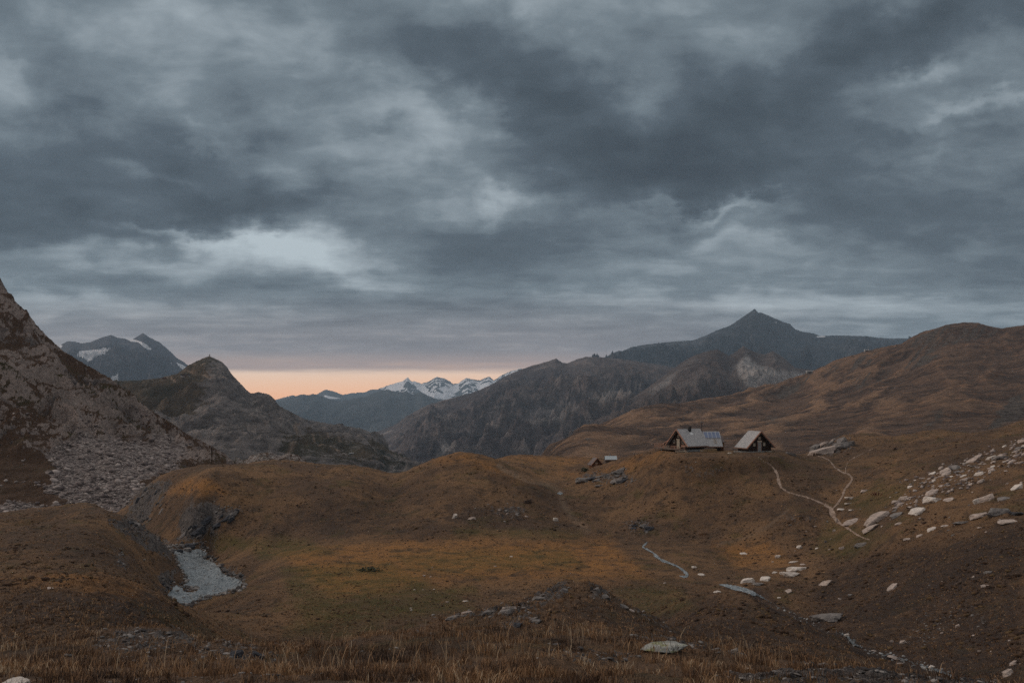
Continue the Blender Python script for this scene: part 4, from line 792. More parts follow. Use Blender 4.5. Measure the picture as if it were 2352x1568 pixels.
NB = [  # u, v, w, h, tilt, material, label
 (1717, 1330, 40, 16, 5, m_rockw, 'large white boulder at the left end of the row above the brook pool'),
 (1757, 1328, 28, 10, 8, m_rockw, 'flat white boulder just right of the large white one by the brook pool'),
 (1742, 1339, 32, 8, 0, m_rockg, 'low grey slab in front of the white boulders by the brook pool'),
 (1818, 1318, 42, 10, -4, m_rockw, 'long pale boulder in front at the right end of the meadow row'),
 (1831, 1305, 50, 13, 6, m_rockw, 'biggest pale slab at the right end of the meadow row'),
 (1781, 1313, 16, 6, 0, m_rockw, 'small pale rock left of the pair in the meadow row'),
 (1797, 1315, 13, 7, 0, m_rockw, 'rounded pale rock touching the long boulder in the meadow row'),
 (1823, 1289, 27, 5, 2, m_rockw, 'thin pale slab behind the biggest slab of the meadow row'),
 (1845, 1295, 14, 4, 2, m_rock, 'little flat rock right behind the biggest slab of the meadow row'),
 (1787, 1277, 14, 7, 0, m_rockw, 'rounded white rock alone in the grass above the meadow row'),
 (1775, 1289, 7, 3, 0, m_rockw, 'tiny white stone left above the meadow row'),
 (1709, 1270, 19, 4, 3, m_rockw, 'flat white stone at the foot of the chalet hill'),
 (1837, 1254, 14, 10, 20, m_rockw, 'upright white boulder on the green grass below the path'),
 (1877, 1258, 9, 4, 15, m_rockw, 'small tilted white stone right of the upright boulder'),
 (1935, 1256, 15, 9, 20, m_rock, 'pale brown boulder below the lower end of the path'),
 (1896, 1242, 8, 7, 0, m_rockg, 'small grey rock on green grass below the path bend'),
 (1916, 1217, 9, 6, 10, m_rock, 'small pale rock just left of the path below the fork'),
 (1978, 1249, 34, 10, 6, m_rockg, 'flat grey stepped rock below the end of the path'),
 (1649, 1357, 21, 8, 0, m_rockw, 'pale boulder on the near bank left of the brook pool'),
 (1612, 1318, 19, 4, 0, m_rockw, 'low flat stone right of the brook bend'),
 (1595, 1301, 14, 5, -5, m_rockw, 'small white stone above the brook bend'),
 (1898, 1338, 38, 9, 32, m_rock, 'long tilted pale slab lying on the slope right of the meadow'),
 (2050, 1347, 36, 9, 34, m_rock, 'long tilted pale slab high on the dark heather slope'),
 (1809, 1358, 25, 4, 22, m_rock, 'thin tilted slab above the creek entrance'),
 (1790, 1371, 10, 5, 0, m_rockw, 'small white stone next to the creek entrance'),
 (1954, 1365, 12, 6, 0, m_rockg, 'little grey stone between the two long tilted slabs'),
 (1930, 1374, 10, 5, -10, m_rock, 'little pale stone below the long tilted slab'),
 (1903, 1418, 80, 17, 3, m_rockg, 'broad flat brown grey rock ledge beside the creek'),
 (2200, 1436, 14, 8, 30, m_rock, 'angular pale stone in the grey gravel patch on the right slope'),
 (2074, 1472, 22, 14, 32, m_rock, 'blocky pale boulder on the slope above the creek'),
 (2048, 1471, 10, 7, 30, m_rock, 'small stone just left of the blocky boulder above the creek'),
 (1946, 1456, 16, 11, 10, m_rockw, 'white boulder where the creek drops over rocks'),
 (2068, 1524, 15, 6, 0, m_rock, 'pale stone on the near bank of the creek'),
 (2007, 1493, 17, 5, -6, m_rock, 'flat pale stone at the creek side upstream of the cascade'),
 (2058, 1509, 36, 8, -14, m_rock, 'long low slab on the far bank of the creek'),
 (2142, 1529, 18, 10, -20, m_rockw, 'white wedge of rock in the creek bed near the lower right'),
 (2316, 1541, 30, 20, 30, m_rock, 'large angular boulder in the lower right corner'),
 (2328, 1521, 24, 9, 32, m_rock, 'slanting slab above the large boulder of the lower right corner'),
 (2290, 1562, 15, 10, 0, m_rockg, 'rock at the bottom edge in the lower right corner'),
 (2264, 1344, 21, 6, 4, m_rock, 'pale flat stone high on the dark slope at right'),
 (2271, 1313, 21, 6, 12, m_rockg, 'grey flat stone above the pale one on the dark slope'),
 (2063, 1201, 22, 8, 22, m_rock, 'lone tilted boulder just below the boulder band'),
 (2012, 1190, 78, 19, 27, m_rock, 'largest brown slab at the lower left end of the boulder band'),
 (1961, 1196, 54, 9, 10, m_rock, 'long brown slab at the lowest tip of the boulder band'),
 (2003, 1210, 44, 10, 30, m_rock, 'tilted block below the largest brown slab'),
 (2143, 1145, 42, 18, 4, m_rockw, 'big rounded white boulder on the edge of the boulder band'),
 (2108, 1173, 48, 14, 16, m_rockw, 'long pale boulder below the big rounded white one'),
 (2062, 1180, 36, 9, 18, m_rockg, 'grey boulder between the largest slab and the long pale boulder'),
 (2181, 1147, 36, 6, 28, m_rock, 'thin bar shaped slab lying right of the big rounded white boulder'),
 (2264, 1144, 54, 15, 24, m_rock, 'long bent pale boulder alone on the turf at right'),
 (2245, 1150, 20, 14, 10, m_rockw, 'round white boulder at the left end of the long bent one'),
 (2307, 1144, 30, 6, 10, m_rockg, 'flat grey stone right of the long bent boulder'),
 (2295, 1172, 64, 20, -3, m_rockg, 'massive grey whaleback rock near the right edge'),
 (2250, 1182, 42, 12, 18, m_rock, 'low pinkish rock joined to the whaleback rock'),
 (2340, 1176, 50, 12, -8, m_rockd, 'dark slab running from the whaleback rock out of the picture'),
 (2338, 1115, 32, 14, 34, m_rockw, 'pale tilted boulder at the right edge of the picture'),
 (1954, 1141, 25, 8, -4, m_rockw, 'white flat boulder right of the path above the fork'),
 (1986, 1125, 21, 9, 0, m_rock, 'rounded boulder alone on the grass left of the boulder band'),
 (1951, 1155, 21, 4, 5, m_rockw, 'thin white stone just above the path fork'),
 (1934, 1168, 23, 6, 0, m_rockw, 'white broken stone immediately right of the path fork'),
 (1957, 1170, 16, 4, 0, m_rockw, 'low white stone further right of the path fork'),
 (1923, 1190, 8, 22, 12, m_rock, 'narrow stone edging the path below the fork'),
 (2141, 1214, 24, 6, 22, m_rockw, 'white tilted slab on the turf below the boulder band'),
 (2172, 1206, 22, 5, 10, m_rock, 'flat stone next above the white tilted slab'),
 (2085, 1237, 21, 5, 10, m_rock, 'flat stone below the boulder band on the brown bank'),
 (2113, 1229, 18, 4, 18, m_rock, 'thin stone above the flat one on the brown bank'),
 (2252, 1211, 13, 4, 0, m_rock, 'small stone below the whaleback rock'),
 (2211, 1198, 46, 5, 6, m_rockg, 'long low rock rib left below the whaleback rock'),
 (2322, 1196, 52, 6, 8, m_rock, 'long low rock rib under the whaleback rock'),
 (1277, 1190, 14, 14, 0, m_rockw, 'single white block at the foot of the central hill'),
 (1045, 1182, 11, 17, -20, m_rockw, 'pale upright rock left at the foot of the central hill'),
 (1085, 1188, 22, 9, 0, m_rock, 'low broken rock beside the pale upright one'),
 (1174, 1277, 9, 3, 0, m_rockw, 'tiny white stone in the middle of the meadow'),
 (943, 1395, 6, 4, 0, m_rockw, 'small white stone in the left half of the meadow'),
 (944, 1400, 6, 4, 20, m_rockw, 'small white stone touching the one above it in the meadow'),
 (1069, 1379, 15, 3, 0, m_rockw, 'thin white slab in the meadow left of the grey mound'),
 (1028, 1381, 9, 3, 0, m_rock, 'small brownish stone left of the thin white slab'),
 (1207, 1372, 9, 4, 0, m_rock, 'small stone at the left foot of the grey mound'),
 (952, 1353, 5, 3, 0, m_rockw, 'left of two tiny stones in the meadow'),
 (997, 1352, 5, 3, 0, m_rockw, 'right of two tiny stones in the meadow'),
 (1286, 1129, 9, 3, 0, m_rockw, 'little white stone beside the tiny pool in the hollow'),
 (1372, 1351, 20, 22, 25, m_rockg, 'jagged grey rock on the top of the mound at its right'),
 (1297, 1352, 22, 16, -10, m_rockg, 'jagged grey rock on the top of the mound at its left'),
 (1393, 1369, 20, 12, -20, m_rockg, 'broken rock on the right shoulder of the mound'),
 (1435, 1392, 26, 10, -25, m_rockg, 'tilted rock lower on the right ridge of the mound'),
 (1452, 1400, 18, 8, -25, m_rock, 'small pinkish rock on the right ridge of the mound'),
 (1240, 1372, 36, 9, 5, m_rockg, 'flat grey rock on the left shoulder of the mound'),
 (1490, 1420, 22, 6, -35, m_rockg, 'thin rock far down the right ridge of the mound'),
 (439, 1249, 30, 14, 0, m_rockd, 'dark rounded boulder at the river head on the right'),
 (429, 1259, 24, 14, 0, m_rockg, 'grey boulder in front of the dark one at the river head'),
 (409, 1263, 22, 9, 0, m_rockd, 'low dark boulder left at the river head'),
 (388, 1254, 16, 8, 0, m_rockg, 'small grey boulder in the gorge mouth above the river'),
 (312, 1201, 26, 9, -30, m_rockg, 'pale tilted slab at the bottom of the gorge'),
 (298, 1198, 20, 8, -20, m_rockd, 'dark slab beside the pale one in the gorge'),
 (115, 1350, 20, 4, -8, m_rock, 'pale flat stone on the dark knoll at left'),
 (1688, 1494, 24, 20, 20, m_rockg, 'upright grey stone in the foreground grass right of the lichen boulder'),
 (1722, 1535, 26, 6, -4, m_rockw, 'flat white stone in the foreground stones at right'),
 (36, 1566, 66, 28, 0, m_rockw, 'mossy white boulder cut by the lower left corner'),
 (540, 1500, 40, 20, 10, m_rockd, 'dark crumbling rock in the foreground grass at left'),
 (590, 1502, 34, 22, -20, m_rockd, 'dark crumbling rock right of its neighbour in the foreground grass'),
]
for (u, v, w, h, t, mt, lb) in NB: boulder(u, v, w, h, mt, lb, t)
boulder(1528, 1482, 116, 17, m_lichen, 'flat boulder with yellow green lichen at the foreground edge', 0, depth=0.3, sink=.4)
# pale outcrop right of the chalets
boulder(1894, 1030, 66, 30, m_rock, 'big pale rock outcrop right of the smaller chalet', 14, name='rock_outcrop', cat='rock outcrop', sink=.3, i=3)
boulder(1938, 1018, 62, 22, m_rockg, 'grey back part of the rock outcrop beside the path', 8, name='rock_outcrop', cat='rock outcrop', sink=.35, i=7)
boulder(1818, 1040, 26, 10, m_rockg, 'low grey rock hump just right of the smaller chalet', -10, name='rock_outcrop', cat='rock outcrop')
# crags standing out of the turf
CRAGS = [
 ('grey ledges on the left flank of the mound', 'grey ledge in the row climbing the left flank of the mound', [m_rockg, m_rockg, m_rock], 9, [(1040, 1418), (1094, 1404), (1150, 1398), (1200, 1392), (1235, 1376), (1262, 1368), (1290, 1360)], 7, (16, 44), (.22, .38), (4, 22)),
 ('low rocks in front of the mound', 'low grey rock among those on the near face of the mound', [m_rockg, m_rockd], 7, [(1140, 1440), (1180, 1432), (1230, 1424), (1250, 1422)], 7, (12, 34), (.25, .4), (0, 18)),
 ('dark ribs of the gorge side', 'dark steep rib among those on the gorge side of the brown hill', [m_rockd, m_rockg, m_rockg], 15, [(306, 1160), (330, 1135), (356, 1120), (372, 1135), (350, 1170), (330, 1190), (355, 1210)], 16, (10, 24), (.3, .5), (42, 66)),
 ('dark ribs above the river', 'dark rib among those crossing the slope above the river', [m_rockd, m_rockg, m_rockd], 18, [(415, 1232), (440, 1205), (470, 1190), (505, 1190), (540, 1178), (480, 1220), (450, 1235)], 10, (16, 48), (.2, .36), (28, 46)),
 ('grey outcrop below the huts', 'grey piece of the rough outcrop below the two huts', [m_rockg, m_rockg, m_rockd], 14, [(1345, 1098), (1370, 1092), (1400, 1090), (1430, 1088), (1440, 1100), (1400, 1106), (1365, 1106)], 8, (18, 44), (.25, .42), (4, 20)),
 ('broken rocks at the foot of the central hill', 'broken brown rock among those at the foot of the central hill', [m_rock, m_rockg], 10, [(1120, 1172), (1150, 1165), (1180, 1170), (1200, 1180), (1150, 1186)], 12, (7, 20), (.3, .5), (-10, 20)),
 ('dark rocks at the foot of the chalet hill', 'dark rock among those at the foot of the chalet hill', [m_rockd, m_rockg], 9, [(1440, 1212), (1465, 1206), (1490, 1208), (1500, 1222), (1470, 1226)], 10, (8, 26), (.25, .4), (-8, 14)),
 ('pieces of the outcrop right of the chalets', 'cracked pale piece of the outcrop right of the smaller chalet', [m_rock, m_rockg], 12, [(1868, 1036), (1882, 1022), (1900, 1014), (1925, 1008), (1950, 1010)], 7, (14, 34), (.35, .6), (10, 40)),
 ('rocks of the left river bank', 'dark rock among those on the left river bank', [m_rockd, m_rockg], 8, [(378, 1352), (385, 1340), (400, 1332), (392, 1362), (386, 1372)], 9, (8, 20), (.3, .5), (-15, 25)),
 ('rocks of the right river bank', 'grey rock among those on the right river bank', [m_rockg, m_rockd], 9, [(512, 1310), (530, 1312), (545, 1320), (555, 1330), (525, 1322)], 8, (6, 16), (.3, .5), (-15, 25))]
for (grp, lb, mats_, n, pts, spread, wr, hr, tr) in CRAGS:
    for q in range(n):
        k = rr.random() * (len(pts) - 1); a = pts[int(k)]; b_ = pts[int(k) + 1]; f = k - int(k)
        w = wr[0] + (wr[1] - wr[0]) * rr.random() ** 1.6
        boulder(a[0] + (b_[0] - a[0]) * f + rr.gauss(0, spread), a[1] + (b_[1] - a[1]) * f + rr.gauss(0, spread * .45), w, w * rr.uniform(*hr), rr.choice(mats_), lb, rr.uniform(*tr), grp, name='rock', cat='rock', sink=.42)
# boulder band
def in_poly(u, v, poly): return polymask(np.array([[float(u)]]), np.array([[float(v)]]), poly, 0.01)[0, 0] > .5
BAND = [(2070, 1108), (2130, 1085), (2200, 1060), (2260, 1038), (2330, 1012), (2375, 1000), (2375, 1050), (2300, 1088), (2220, 1122), (2150, 1138), (2090, 1165), (2040, 1180), (2030, 1165), (2085, 1130)]
G_B = 'pale boulders of the band on the right slope'
cnt = 0; placed = []
while cnt < 125:
    u = rr.uniform(2030, 2375); v = rr.uniform(1000, 1180)
    if not in_poly(u, v, BAND): continue
    core = 1 if in_poly(u, v, [(2120, 1085), (2240, 1050), (2300, 1030), (2310, 1065), (2220, 1110), (2120, 1140)]) else .7
    w = (8 + 34 * rr.random() ** 2.4) * core
    if any(abs(u - a) < (w + c) * .36 and abs(v - b2) < (w + c) * .16 for a, b2, c in placed): 
        if rr.random() < .8: continue
    placed.append((u, v, w))
    mt = rr.choice([m_rock, m_rock, m_rockw, m_rock, m_rockg])
    boulder(u, v, w, w * rr.uniform(.22, .42), mt, 'pale angular boulder among many in the boulder band on the right slope', rr.uniform(8, 34), G_B); cnt += 1
G_S = 'stones scattered over the grassy slopes'
cnt = 0
for (poly, n) in (([(1900, 1100), (2060, 1110), (2352, 1090), (2352, 1230), (2060, 1230), (1950, 1240), (1800, 1330), (1760, 1290)], 34), ([(1900, 1380), (2352, 1250), (2352, 1568), (2100, 1500)], 16), ([(640, 1250), (1480, 1240), (1560, 1340), (900, 1440)], 8)):
    k = 0; A = np.array(poly)
    while k < n:
        u = rr.uniform(A[:, 0].min(), A[:, 0].max()); v = rr.uniform(A[:, 1].min(), A[:, 1].max())
        if not in_poly(u, v, poly): continue
        w = rr.uniform(3, 9); k += 1
        boulder(u, v, w, w * .4, rr.choice([m_rock, m_rockg, m_rock]), 'small pale stone among the scattered stones on the grassy slopes', rr.uniform(-5, 30), G_S, name='stone', cat='stone')
# ================================================================ buildings
def wood_mat(name, c0, c1, band=3.6, axis=2, rough=.85):
    m, T, b = mat_base(name, rough); tc = T.n('ShaderNodeTexCoord').outputs['Object']
    xyz = T.sep(tc); w = T.n('ShaderNodeTexWave', wave_type='BANDS', bands_direction='XYZ'[axis], wave_profile='SIN')
    T.put(w.inputs['Vector'], tc); w.inputs['Scale'].default_value = band; w.inputs['Distortion'].default_value = .4
    n = T.noise(T.mapv(tc, scale=(.5, .5, 5)), 3, 5, .65)
    c = T.mix(T.step(n, .35, .65), c0, c1); c = T.mix(T.step(w.outputs[0], .25, .0), c, T.vm('MULTIPLY', c, (.3, .3, .3)))
    T.put(b.inputs['Base Color'], c); bump(T, b, w.outputs[0], .8, .05); return m
def roof_mat(name, c0, c1, c2, row=(3.4, 5.5)):
    m, T, b = mat_base(name, .8); uv = T.n('ShaderNodeUVMap').outputs[0]
    br = T.n('ShaderNodeTexBrick'); T.put(br.inputs['Vector'], uv); br.inputs['Scale'].default_value = 1.0
    br.inputs['Brick Width'].default_value = .22; br.inputs['Row Height'].default_value = .17; br.inputs['Mortar Size'].default_value = .012; br.offset = .5
    br.inputs['Color1'].default_value = (*c0, 1); br.inputs['Color2'].default_value = (*c1, 1); br.inputs['Mortar'].default_value = (.02, .02, .02, 1)
    n = T.noise(uv, 1.3, 5, .65); n2 = T.noise(uv, 6, 4, .7)
    c = T.mix(T.m('MULTIPLY', T.step(n, .45, .7), .6), br.outputs[0], c2); c = T.mix(T.m('MULTIPLY', T.step(n2, .5, .3), .5), c, T.vm('MULTIPLY', c, (.5, .5, .52)))
    T.put(b.inputs['Base Color'], c); bump(T, b, br.outputs[1], -.6, .03); return m
def plain(name, c, rough=.7, metal=0, n=.25):
    m, T, b = mat_base(name, rough, .4); P, _ = geo(T); k = T.noise(P, 4, 5, .65)
    T.put(b.inputs['Base Color'], T.mix(T.m('MULTIPLY', T.step(k, .3, .7), n * 2), c, T.vm('MULTIPLY', c, (.6, .6, .6)) if False else tuple(x * .6 for x in c))); b.inputs['Metallic'].default_value = metal; return m
m_log = wood_mat('dark_logs', srgb(42, 32, 28), srgb(72, 54, 44))
m_log2 = wood_mat('brown_logs', srgb(104, 68, 48), srgb(140, 96, 66))
m_logg = wood_mat('grey_boards', srgb(100, 86, 78), srgb(132, 116, 104))
m_shin = roof_mat('weathered_shingles', srgb(152, 150, 150), srgb(192, 188, 186), srgb(172, 168, 166))
m_shin2 = roof_mat('brown_shingles', srgb(108, 98, 96), srgb(136, 124, 120), srgb(126, 112, 108))
m_barge = plain('barge_board', srgb(160, 118, 98)); m_trim = plain('pale_wood', srgb(186, 170, 150)); m_grey = plain('grey_paint', srgb(138, 136, 134)); m_shut = plain('light_shutter', srgb(156, 146, 130))
m_glass = plain('dark_glass', srgb(40, 48, 56), .2); m_black = plain('black_metal', srgb(34, 32, 34), .5, .3); m_white = plain('white_paint', srgb(212, 212, 210)); m_metal = plain('tin_roof', srgb(176, 184, 186), .45, .3)
m_steel = plain('steel', srgb(160, 160, 160), .4, .5); m_concrete = plain('concrete', srgb(150, 146, 142)); m_rail = plain('rail_wood', srgb(150, 112, 92)); m_ladder = plain('ladder_wood', srgb(196, 160, 116))
m_stone, T, b = mat_base('dry_stone'); tc = T.n('ShaderNodeTexCoord').outputs['Object']
vo = T.voro(tc, 3.2, 'DISTANCE_TO_EDGE'); vc = T.sep(T.voro(tc, 3.2, 'F1', 'Color'))[0]
T.put(b.inputs['Base Color'], T.mix(T.step(vo, .05, .0), T.mix(vc, srgb(120, 120, 120), srgb(176, 176, 172)), (.02, .02, .02))); bump(T, b, vo, 1, .1)
m_solar, T, b = mat_base('solar_cells', .25, .6); uv = T.n('ShaderNodeUVMap').outputs[0]
br = T.n('ShaderNodeTexBrick'); T.put(br.inputs['Vector'], uv); br.inputs['Scale'].default_value = 1; br.offset = 0; br.inputs['Brick Width'].default_value = .9; br.inputs['Row Height'].default_value = .3; br.inputs['Mortar Size'].default_value = .02
br.inputs['Color1'].default_value = (*srgb(72, 86, 118), 1); br.inputs['Color2'].default_value = (*srgb(84, 98, 128), 1); br.inputs['Mortar'].default_value = (*srgb(150, 160, 176), 1)
T.put(b.inputs['Base Color'], br.outputs[0])

class Frame:
    """local building frame; X and Y are horizontal unit directions, origin in the world"""
    def __init__(s, name, origin, ang):
        s.root = bpy.data.objects.new(name, None); COL.objects.link(s.root); s.root.location = origin; s.root.rotation_euler = (0, 0, ang); s.root.empty_display_size = .5
    def mesh(s, name, mat, shapes, parent=None):
        bm = bmesh.new(); uvl = bm.loops.layers.uv.new('UVMap')
        for sh in shapes:
            vs = [bm.verts.new(p) for p in sh[0]]
            for f in sh[1]:
                try: fc = bm.faces.new([vs[i] for i in f])
                except ValueError: pass
        bmesh.ops.recalc_face_normals(bm, faces=bm.faces)
        for fc in bm.faces:
            n = fc.normal; t = Vector((0, 0, 1)).cross(n)
            if t.length < .05: t = Vector((1, 0, 0))
            t.normalize(); w = n.cross(t)
            for lp in fc.loops: lp[uvl].uv = (lp.vert.co.dot(t), lp.vert.co.dot(w))
        me = bpy.data.meshes.new(name); bm.to_mesh(me); bm.free(); me.materials.append(mat)
        o = bpy.data.objects.new(name, me); COL.objects.link(o); o.parent = parent or s.root
        return o
def bx(x0, x1, y0, y1, z0, z1):
    p = [(x, y, z) for x in (x0, x1) for y in (y0, y1) for z in (z0, z1)]
    return p, [(0, 1, 3, 2), (4, 6, 7, 5), (0, 4, 5, 1), (2, 3, 7, 6), (0, 2, 6, 4), (1, 5, 7, 3)]
def slab(a, b_, c, d, t):
    """slab with top corners a,b,c,d (ccw) and thickness t along its normal"""
    a, b_, c, d = map(Vector, (a, b_, c, d)); n = (b_ - a).cross(d - a).normalized()
    if n.z < 0: n = -n
    lo = [p - n * t for p in (a, b_, c, d)]; return [a, b_, c, d] + lo, [(0, 1, 2, 3), (7, 6, 5, 4), (0, 4, 5, 1), (1, 5, 6, 2), (2, 6, 7, 3), (3, 7, 4, 0)]
def beam(p, q, w):
    p, q = Vector(p), Vector(q); d = (q - p).normalized(); s = d.cross(Vector((0, 0, 1)))
    if s.length < .05: s = Vector((1, 0, 0))
    s.normalize(); t = s.cross(d); vs = [e + s * a * w / 2 + t * b_ * w / 2 for e in (p, q) for a, b_ in ((-1, -1), (1, -1), (1, 1), (-1, 1))]
    return vs, [(0, 1, 2, 3), (7, 6, 5, 4), (0, 4, 5, 1), (1, 5, 6, 2), (2, 6, 7, 3), (3, 7, 4, 0)]
def gable(x0, x1, yw, z0, ze, zr, yr=0.0):
    """solid with gable ends at x0,x1; half width yw; eaves ze; ridge zr"""
    p = [(x0, -yw, z0), (x0, yw, z0), (x0, yw, ze), (x0, yr, zr), (x0, -yw, ze)]; q = [(x1, y, z) for _, y, z in p]
    return p + q, [(0, 1, 2, 3, 4), (9, 8, 7, 6, 5), (0, 5, 6, 1), (1, 6, 7, 2), (2, 7, 8, 3), (3, 8, 9, 4), (4, 9, 5, 0)]
def window(f, x, y0, y1, z0, z1, ox=-1, frame=m_trim, pane=m_glass, name='window', axis='x', parent=None):
    """window in a wall plane x = const (facing ox)"""
    t = .05; k = lambda a, b_, c, d, e, g: bx(min(a, b_), max(a, b_), c, d, e, g)
    w = f.mesh(name, frame, [k(x, x + ox * .06, y0, y1, z1 - t, z1), k(x, x + ox * .06, y0, y1, z0, z0 + t), k(x, x + ox * .06, y0, y0 + t, z0 + t, z1 - t), k(x, x + ox * .06, y1 - t, y1, z0 + t, z1 - t)], parent)
    f.mesh('pane', pane, [k(x, x + ox * .03, y0 + t, y1 - t, z0 + t, z1 - t)], w); return w
GZ = -12.15
# ---------------- large chalet: X along the ridge, -Y towards the viewer
L = Frame('mountain_chalet', (36.45, 193.0, GZ), rad(30))
tag(L.root, 'larger wooden chalet with solar panels and a black chimney on its grey shingle roof', 'chalet')
HW, ZR, ZE, LEN = 3.7, 4.95, 1.25, 6.8
L.mesh('wall', m_log, [gable(0.55, 6.4, 3.0, 0.0, ZE + .55, ZR - .32)])
t_ = .14
r_ = L.mesh('roof', m_shin, [slab((0, -HW, ZE), (LEN, -HW, ZE), (LEN, 0, ZR), (0, 0, ZR), t_), slab((LEN, HW, ZE), (0, HW, ZE), (0, 0, ZR), (LEN, 0, ZR), t_)])
L.mesh('barge_board', m_barge, [beam((-.05, -HW - .05, ZE - .12), (-.05, 0, ZR - .10), .20), beam((-.05, HW + .05, ZE - .12), (-.05, 0, ZR - .10), .20), beam((.05, -HW - .03, ZE - .16), (LEN, -HW - .03, ZE - .16), .10)])
ch = L.mesh('chimney', m_black, [bx(3.05, 3.6, -.75, -.3, ZR - 1.0, ZR + .35), bx(2.98, 3.67, -.82, -.23, ZR + .35, ZR + .45)], r_)
L.mesh('flashing', m_white, [slab((3.05, -1.35, ZR - 1.32), (3.75, -1.35, ZR - 1.32), (3.75, -.85, ZR - .82), (3.05, -.85, ZR - .82), .03)], r_)
window(L, .55, 1.1, 1.7, 1.75, 2.45); window(L, .55, -1.85, -1.25, 1.7, 2.4); window(L, .55, -.3, .25, 3.1, 3.6)
dr_ = L.mesh('door', m_shut, [bx(.47, .55, -.5, .45, .6, 2.55)]); L.mesh('lintel', m_trim, [bx(.42, .55, -.6, .55, 2.55, 2.68)], dr_)
# porch roof at the far side of the gable
L.mesh('porch_roof', m_shin, [slab((0.2, 5.6, ZE - .15), (0.2, 3.0, ZE + 1.1), (4.5, 3.0, ZE + 1.1), (4.5, 5.6, ZE - .15), .12)]); L.mesh('porch_board', m_barge, [beam((.12, 5.65, ZE - .25), (.12, 3.0, ZE + 1.0), .16)])
L.mesh('porch_post', m_log, [bx(.2, .34, 5.2, 5.34, 0, ZE)])
# terrace
L.mesh('deck', m_logg, [bx(-2.0, .5, -3.4, 5.2, .42, .56), bx(-1.9, -1.8, -3.3, -3.2, 0, .42), bx(-1.9, -1.8, 1.5, 1.6, 0, .42), bx(-1.9, -1.8, 5.0, 5.1, 0, .42)])
rl = [beam((-1.95, 5.1, .56 + .33 * k), (-1.95, 2.0, .56 + .33 * k), .11) for k in (1, 2, 3)] + [beam((-1.95, y, .56), (-1.95, y, 1.65), .12) for y in (5.1, 3.6, 2.0)] + [beam((-1.95, 5.1, .56 + .33 * k), (.2, 5.1, .56 + .33 * k), .1) for k in (1, 2, 3)]
L.mesh('railing', m_rail, rl)
rl = [beam((-1.9, -.4, .95 + .3 * k), (-1.9, -2.8, .95 + .3 * k), .09) for k in (0, 1)] + [beam((-1.9, y, .56), (-1.9, y, 1.3), .1) for y in (-.4, -1.6, -2.8)]
L.mesh('railing', m_rail, rl)
L.mesh('stair', m_trim, [bx(-1.2 + .0, -.4, -3.75 - .3 * k, -3.45 - .3 * k, .32 - .16 * k, .40 - .16 * k) for k in range(3)])
L.mesh('base', m_stone, [bx(.45, 6.5, -3.1, -3.0, -.3, .45)])
L.mesh('post', m_log, [bx(6.25, 6.45, -3.5, -3.3, 0, ZE - .02)])
# annex: its own direction, facing the viewer
A_ = Frame('annex', (0, 0, 0), 0); ax = A_.root; inv = Matrix.Rotation(-rad(30), 4, 'Z')
wx = inv @ Vector((42.9 - 36.45, 196.2 - 193.0, 0)); ax.parent = L.root; ax.location = wx; ax.rotation_euler = (0, 0, -rad(30) + rad(2))
AE, AR, AW, AL = 1.08, 4.30, 3.5, 3.75
A_.mesh('annex_wall', m_log, [gable(.2, AL - .35, 2.9, 0, AE + .45, AR - .3)])
ar = A_.mesh('annex_roof', m_shin, [slab((0, -AW, AE), (AL, -AW, AE), (AL, 0, AR), (0, 0, AR), .12), slab((AL, AW, AE), (0, AW, AE), (0, 0, AR), (AL, 0, AR), .12)])
A_.mesh('annex_eave_board', m_barge, [beam((0, -AW - .05, AE - .12), (AL, -AW - .05, AE - .12), .10)])
sl = Vector((0, -AW, AE - AR)).normalized(); nn = Vector((0, (AE - AR), AW)).normalized(); nn = Vector((0, -abs(nn.y), abs(nn.z)))
def on_annex(x, s, h): return Vector((x, 0, AR)) + sl * s + nn * h
for k in range(4):
    x0 = .12 + k * .90; q = [on_annex(x0, 2.2, .10), on_annex(x0 + .84, 2.2, .10), on_annex(x0 + .84, .35, .10), on_annex(x0, .35, .10)]
    pn = A_.mesh('solar_panel', m_solar, [slab(*q, .04)], ar)
for k in range(5):
    x0 = .09 + k * .90
rails = [beam(on_annex(.09 + k * .90, 2.25, .13), on_annex(.09 + k * .90, .30, .13), .05) for k in range(5)] + [beam(on_annex(.05, s, .13), on_annex(3.72, s, .13), .05) for s in (.30, 2.25)]
A_.mesh('panel_frame', m_white, rails, ar)
lx = 2.0
A_.mesh('roof_ladder', m_trim, [beam(on_annex(lx + .0, 4.0, .08), on_annex(lx, 2.45, .08), .06), beam(on_annex(lx + .5, 4.0, .08), on_annex(lx + .5, 2.45, .08), .06)] + [beam(on_annex(lx, 2.6 + .3 * k, .08), on_annex(lx + .5, 2.6 + .3 * k, .08), .05) for k in range(5)], ar)
A_.mesh('side_shed_roof', m_shin2, [slab((AL - .1, -1.8, 1.95), (AL + .75, -1.8, 1.95), (AL + .75, .1, 3.45), (AL - .1, .1, 3.45), .1)]); A_.mesh('side_shed_wall', m_log2, [bx(AL - .05, AL + .55, -1.55, 0, 0, 1.95)])
A_.mesh('side_post', m_log2, [bx(AL + .45, AL + .6, -1.9, -1.75, 0, 1.95)])
for ch_ in list(ax.children): 
    ch_.parent = L.root; ch_.matrix_local = Matrix.Translation(ax.location) @ Matrix.Rotation(ax.rotation_euler.z, 4, 'Z')
bpy.data.objects.remove(ax)
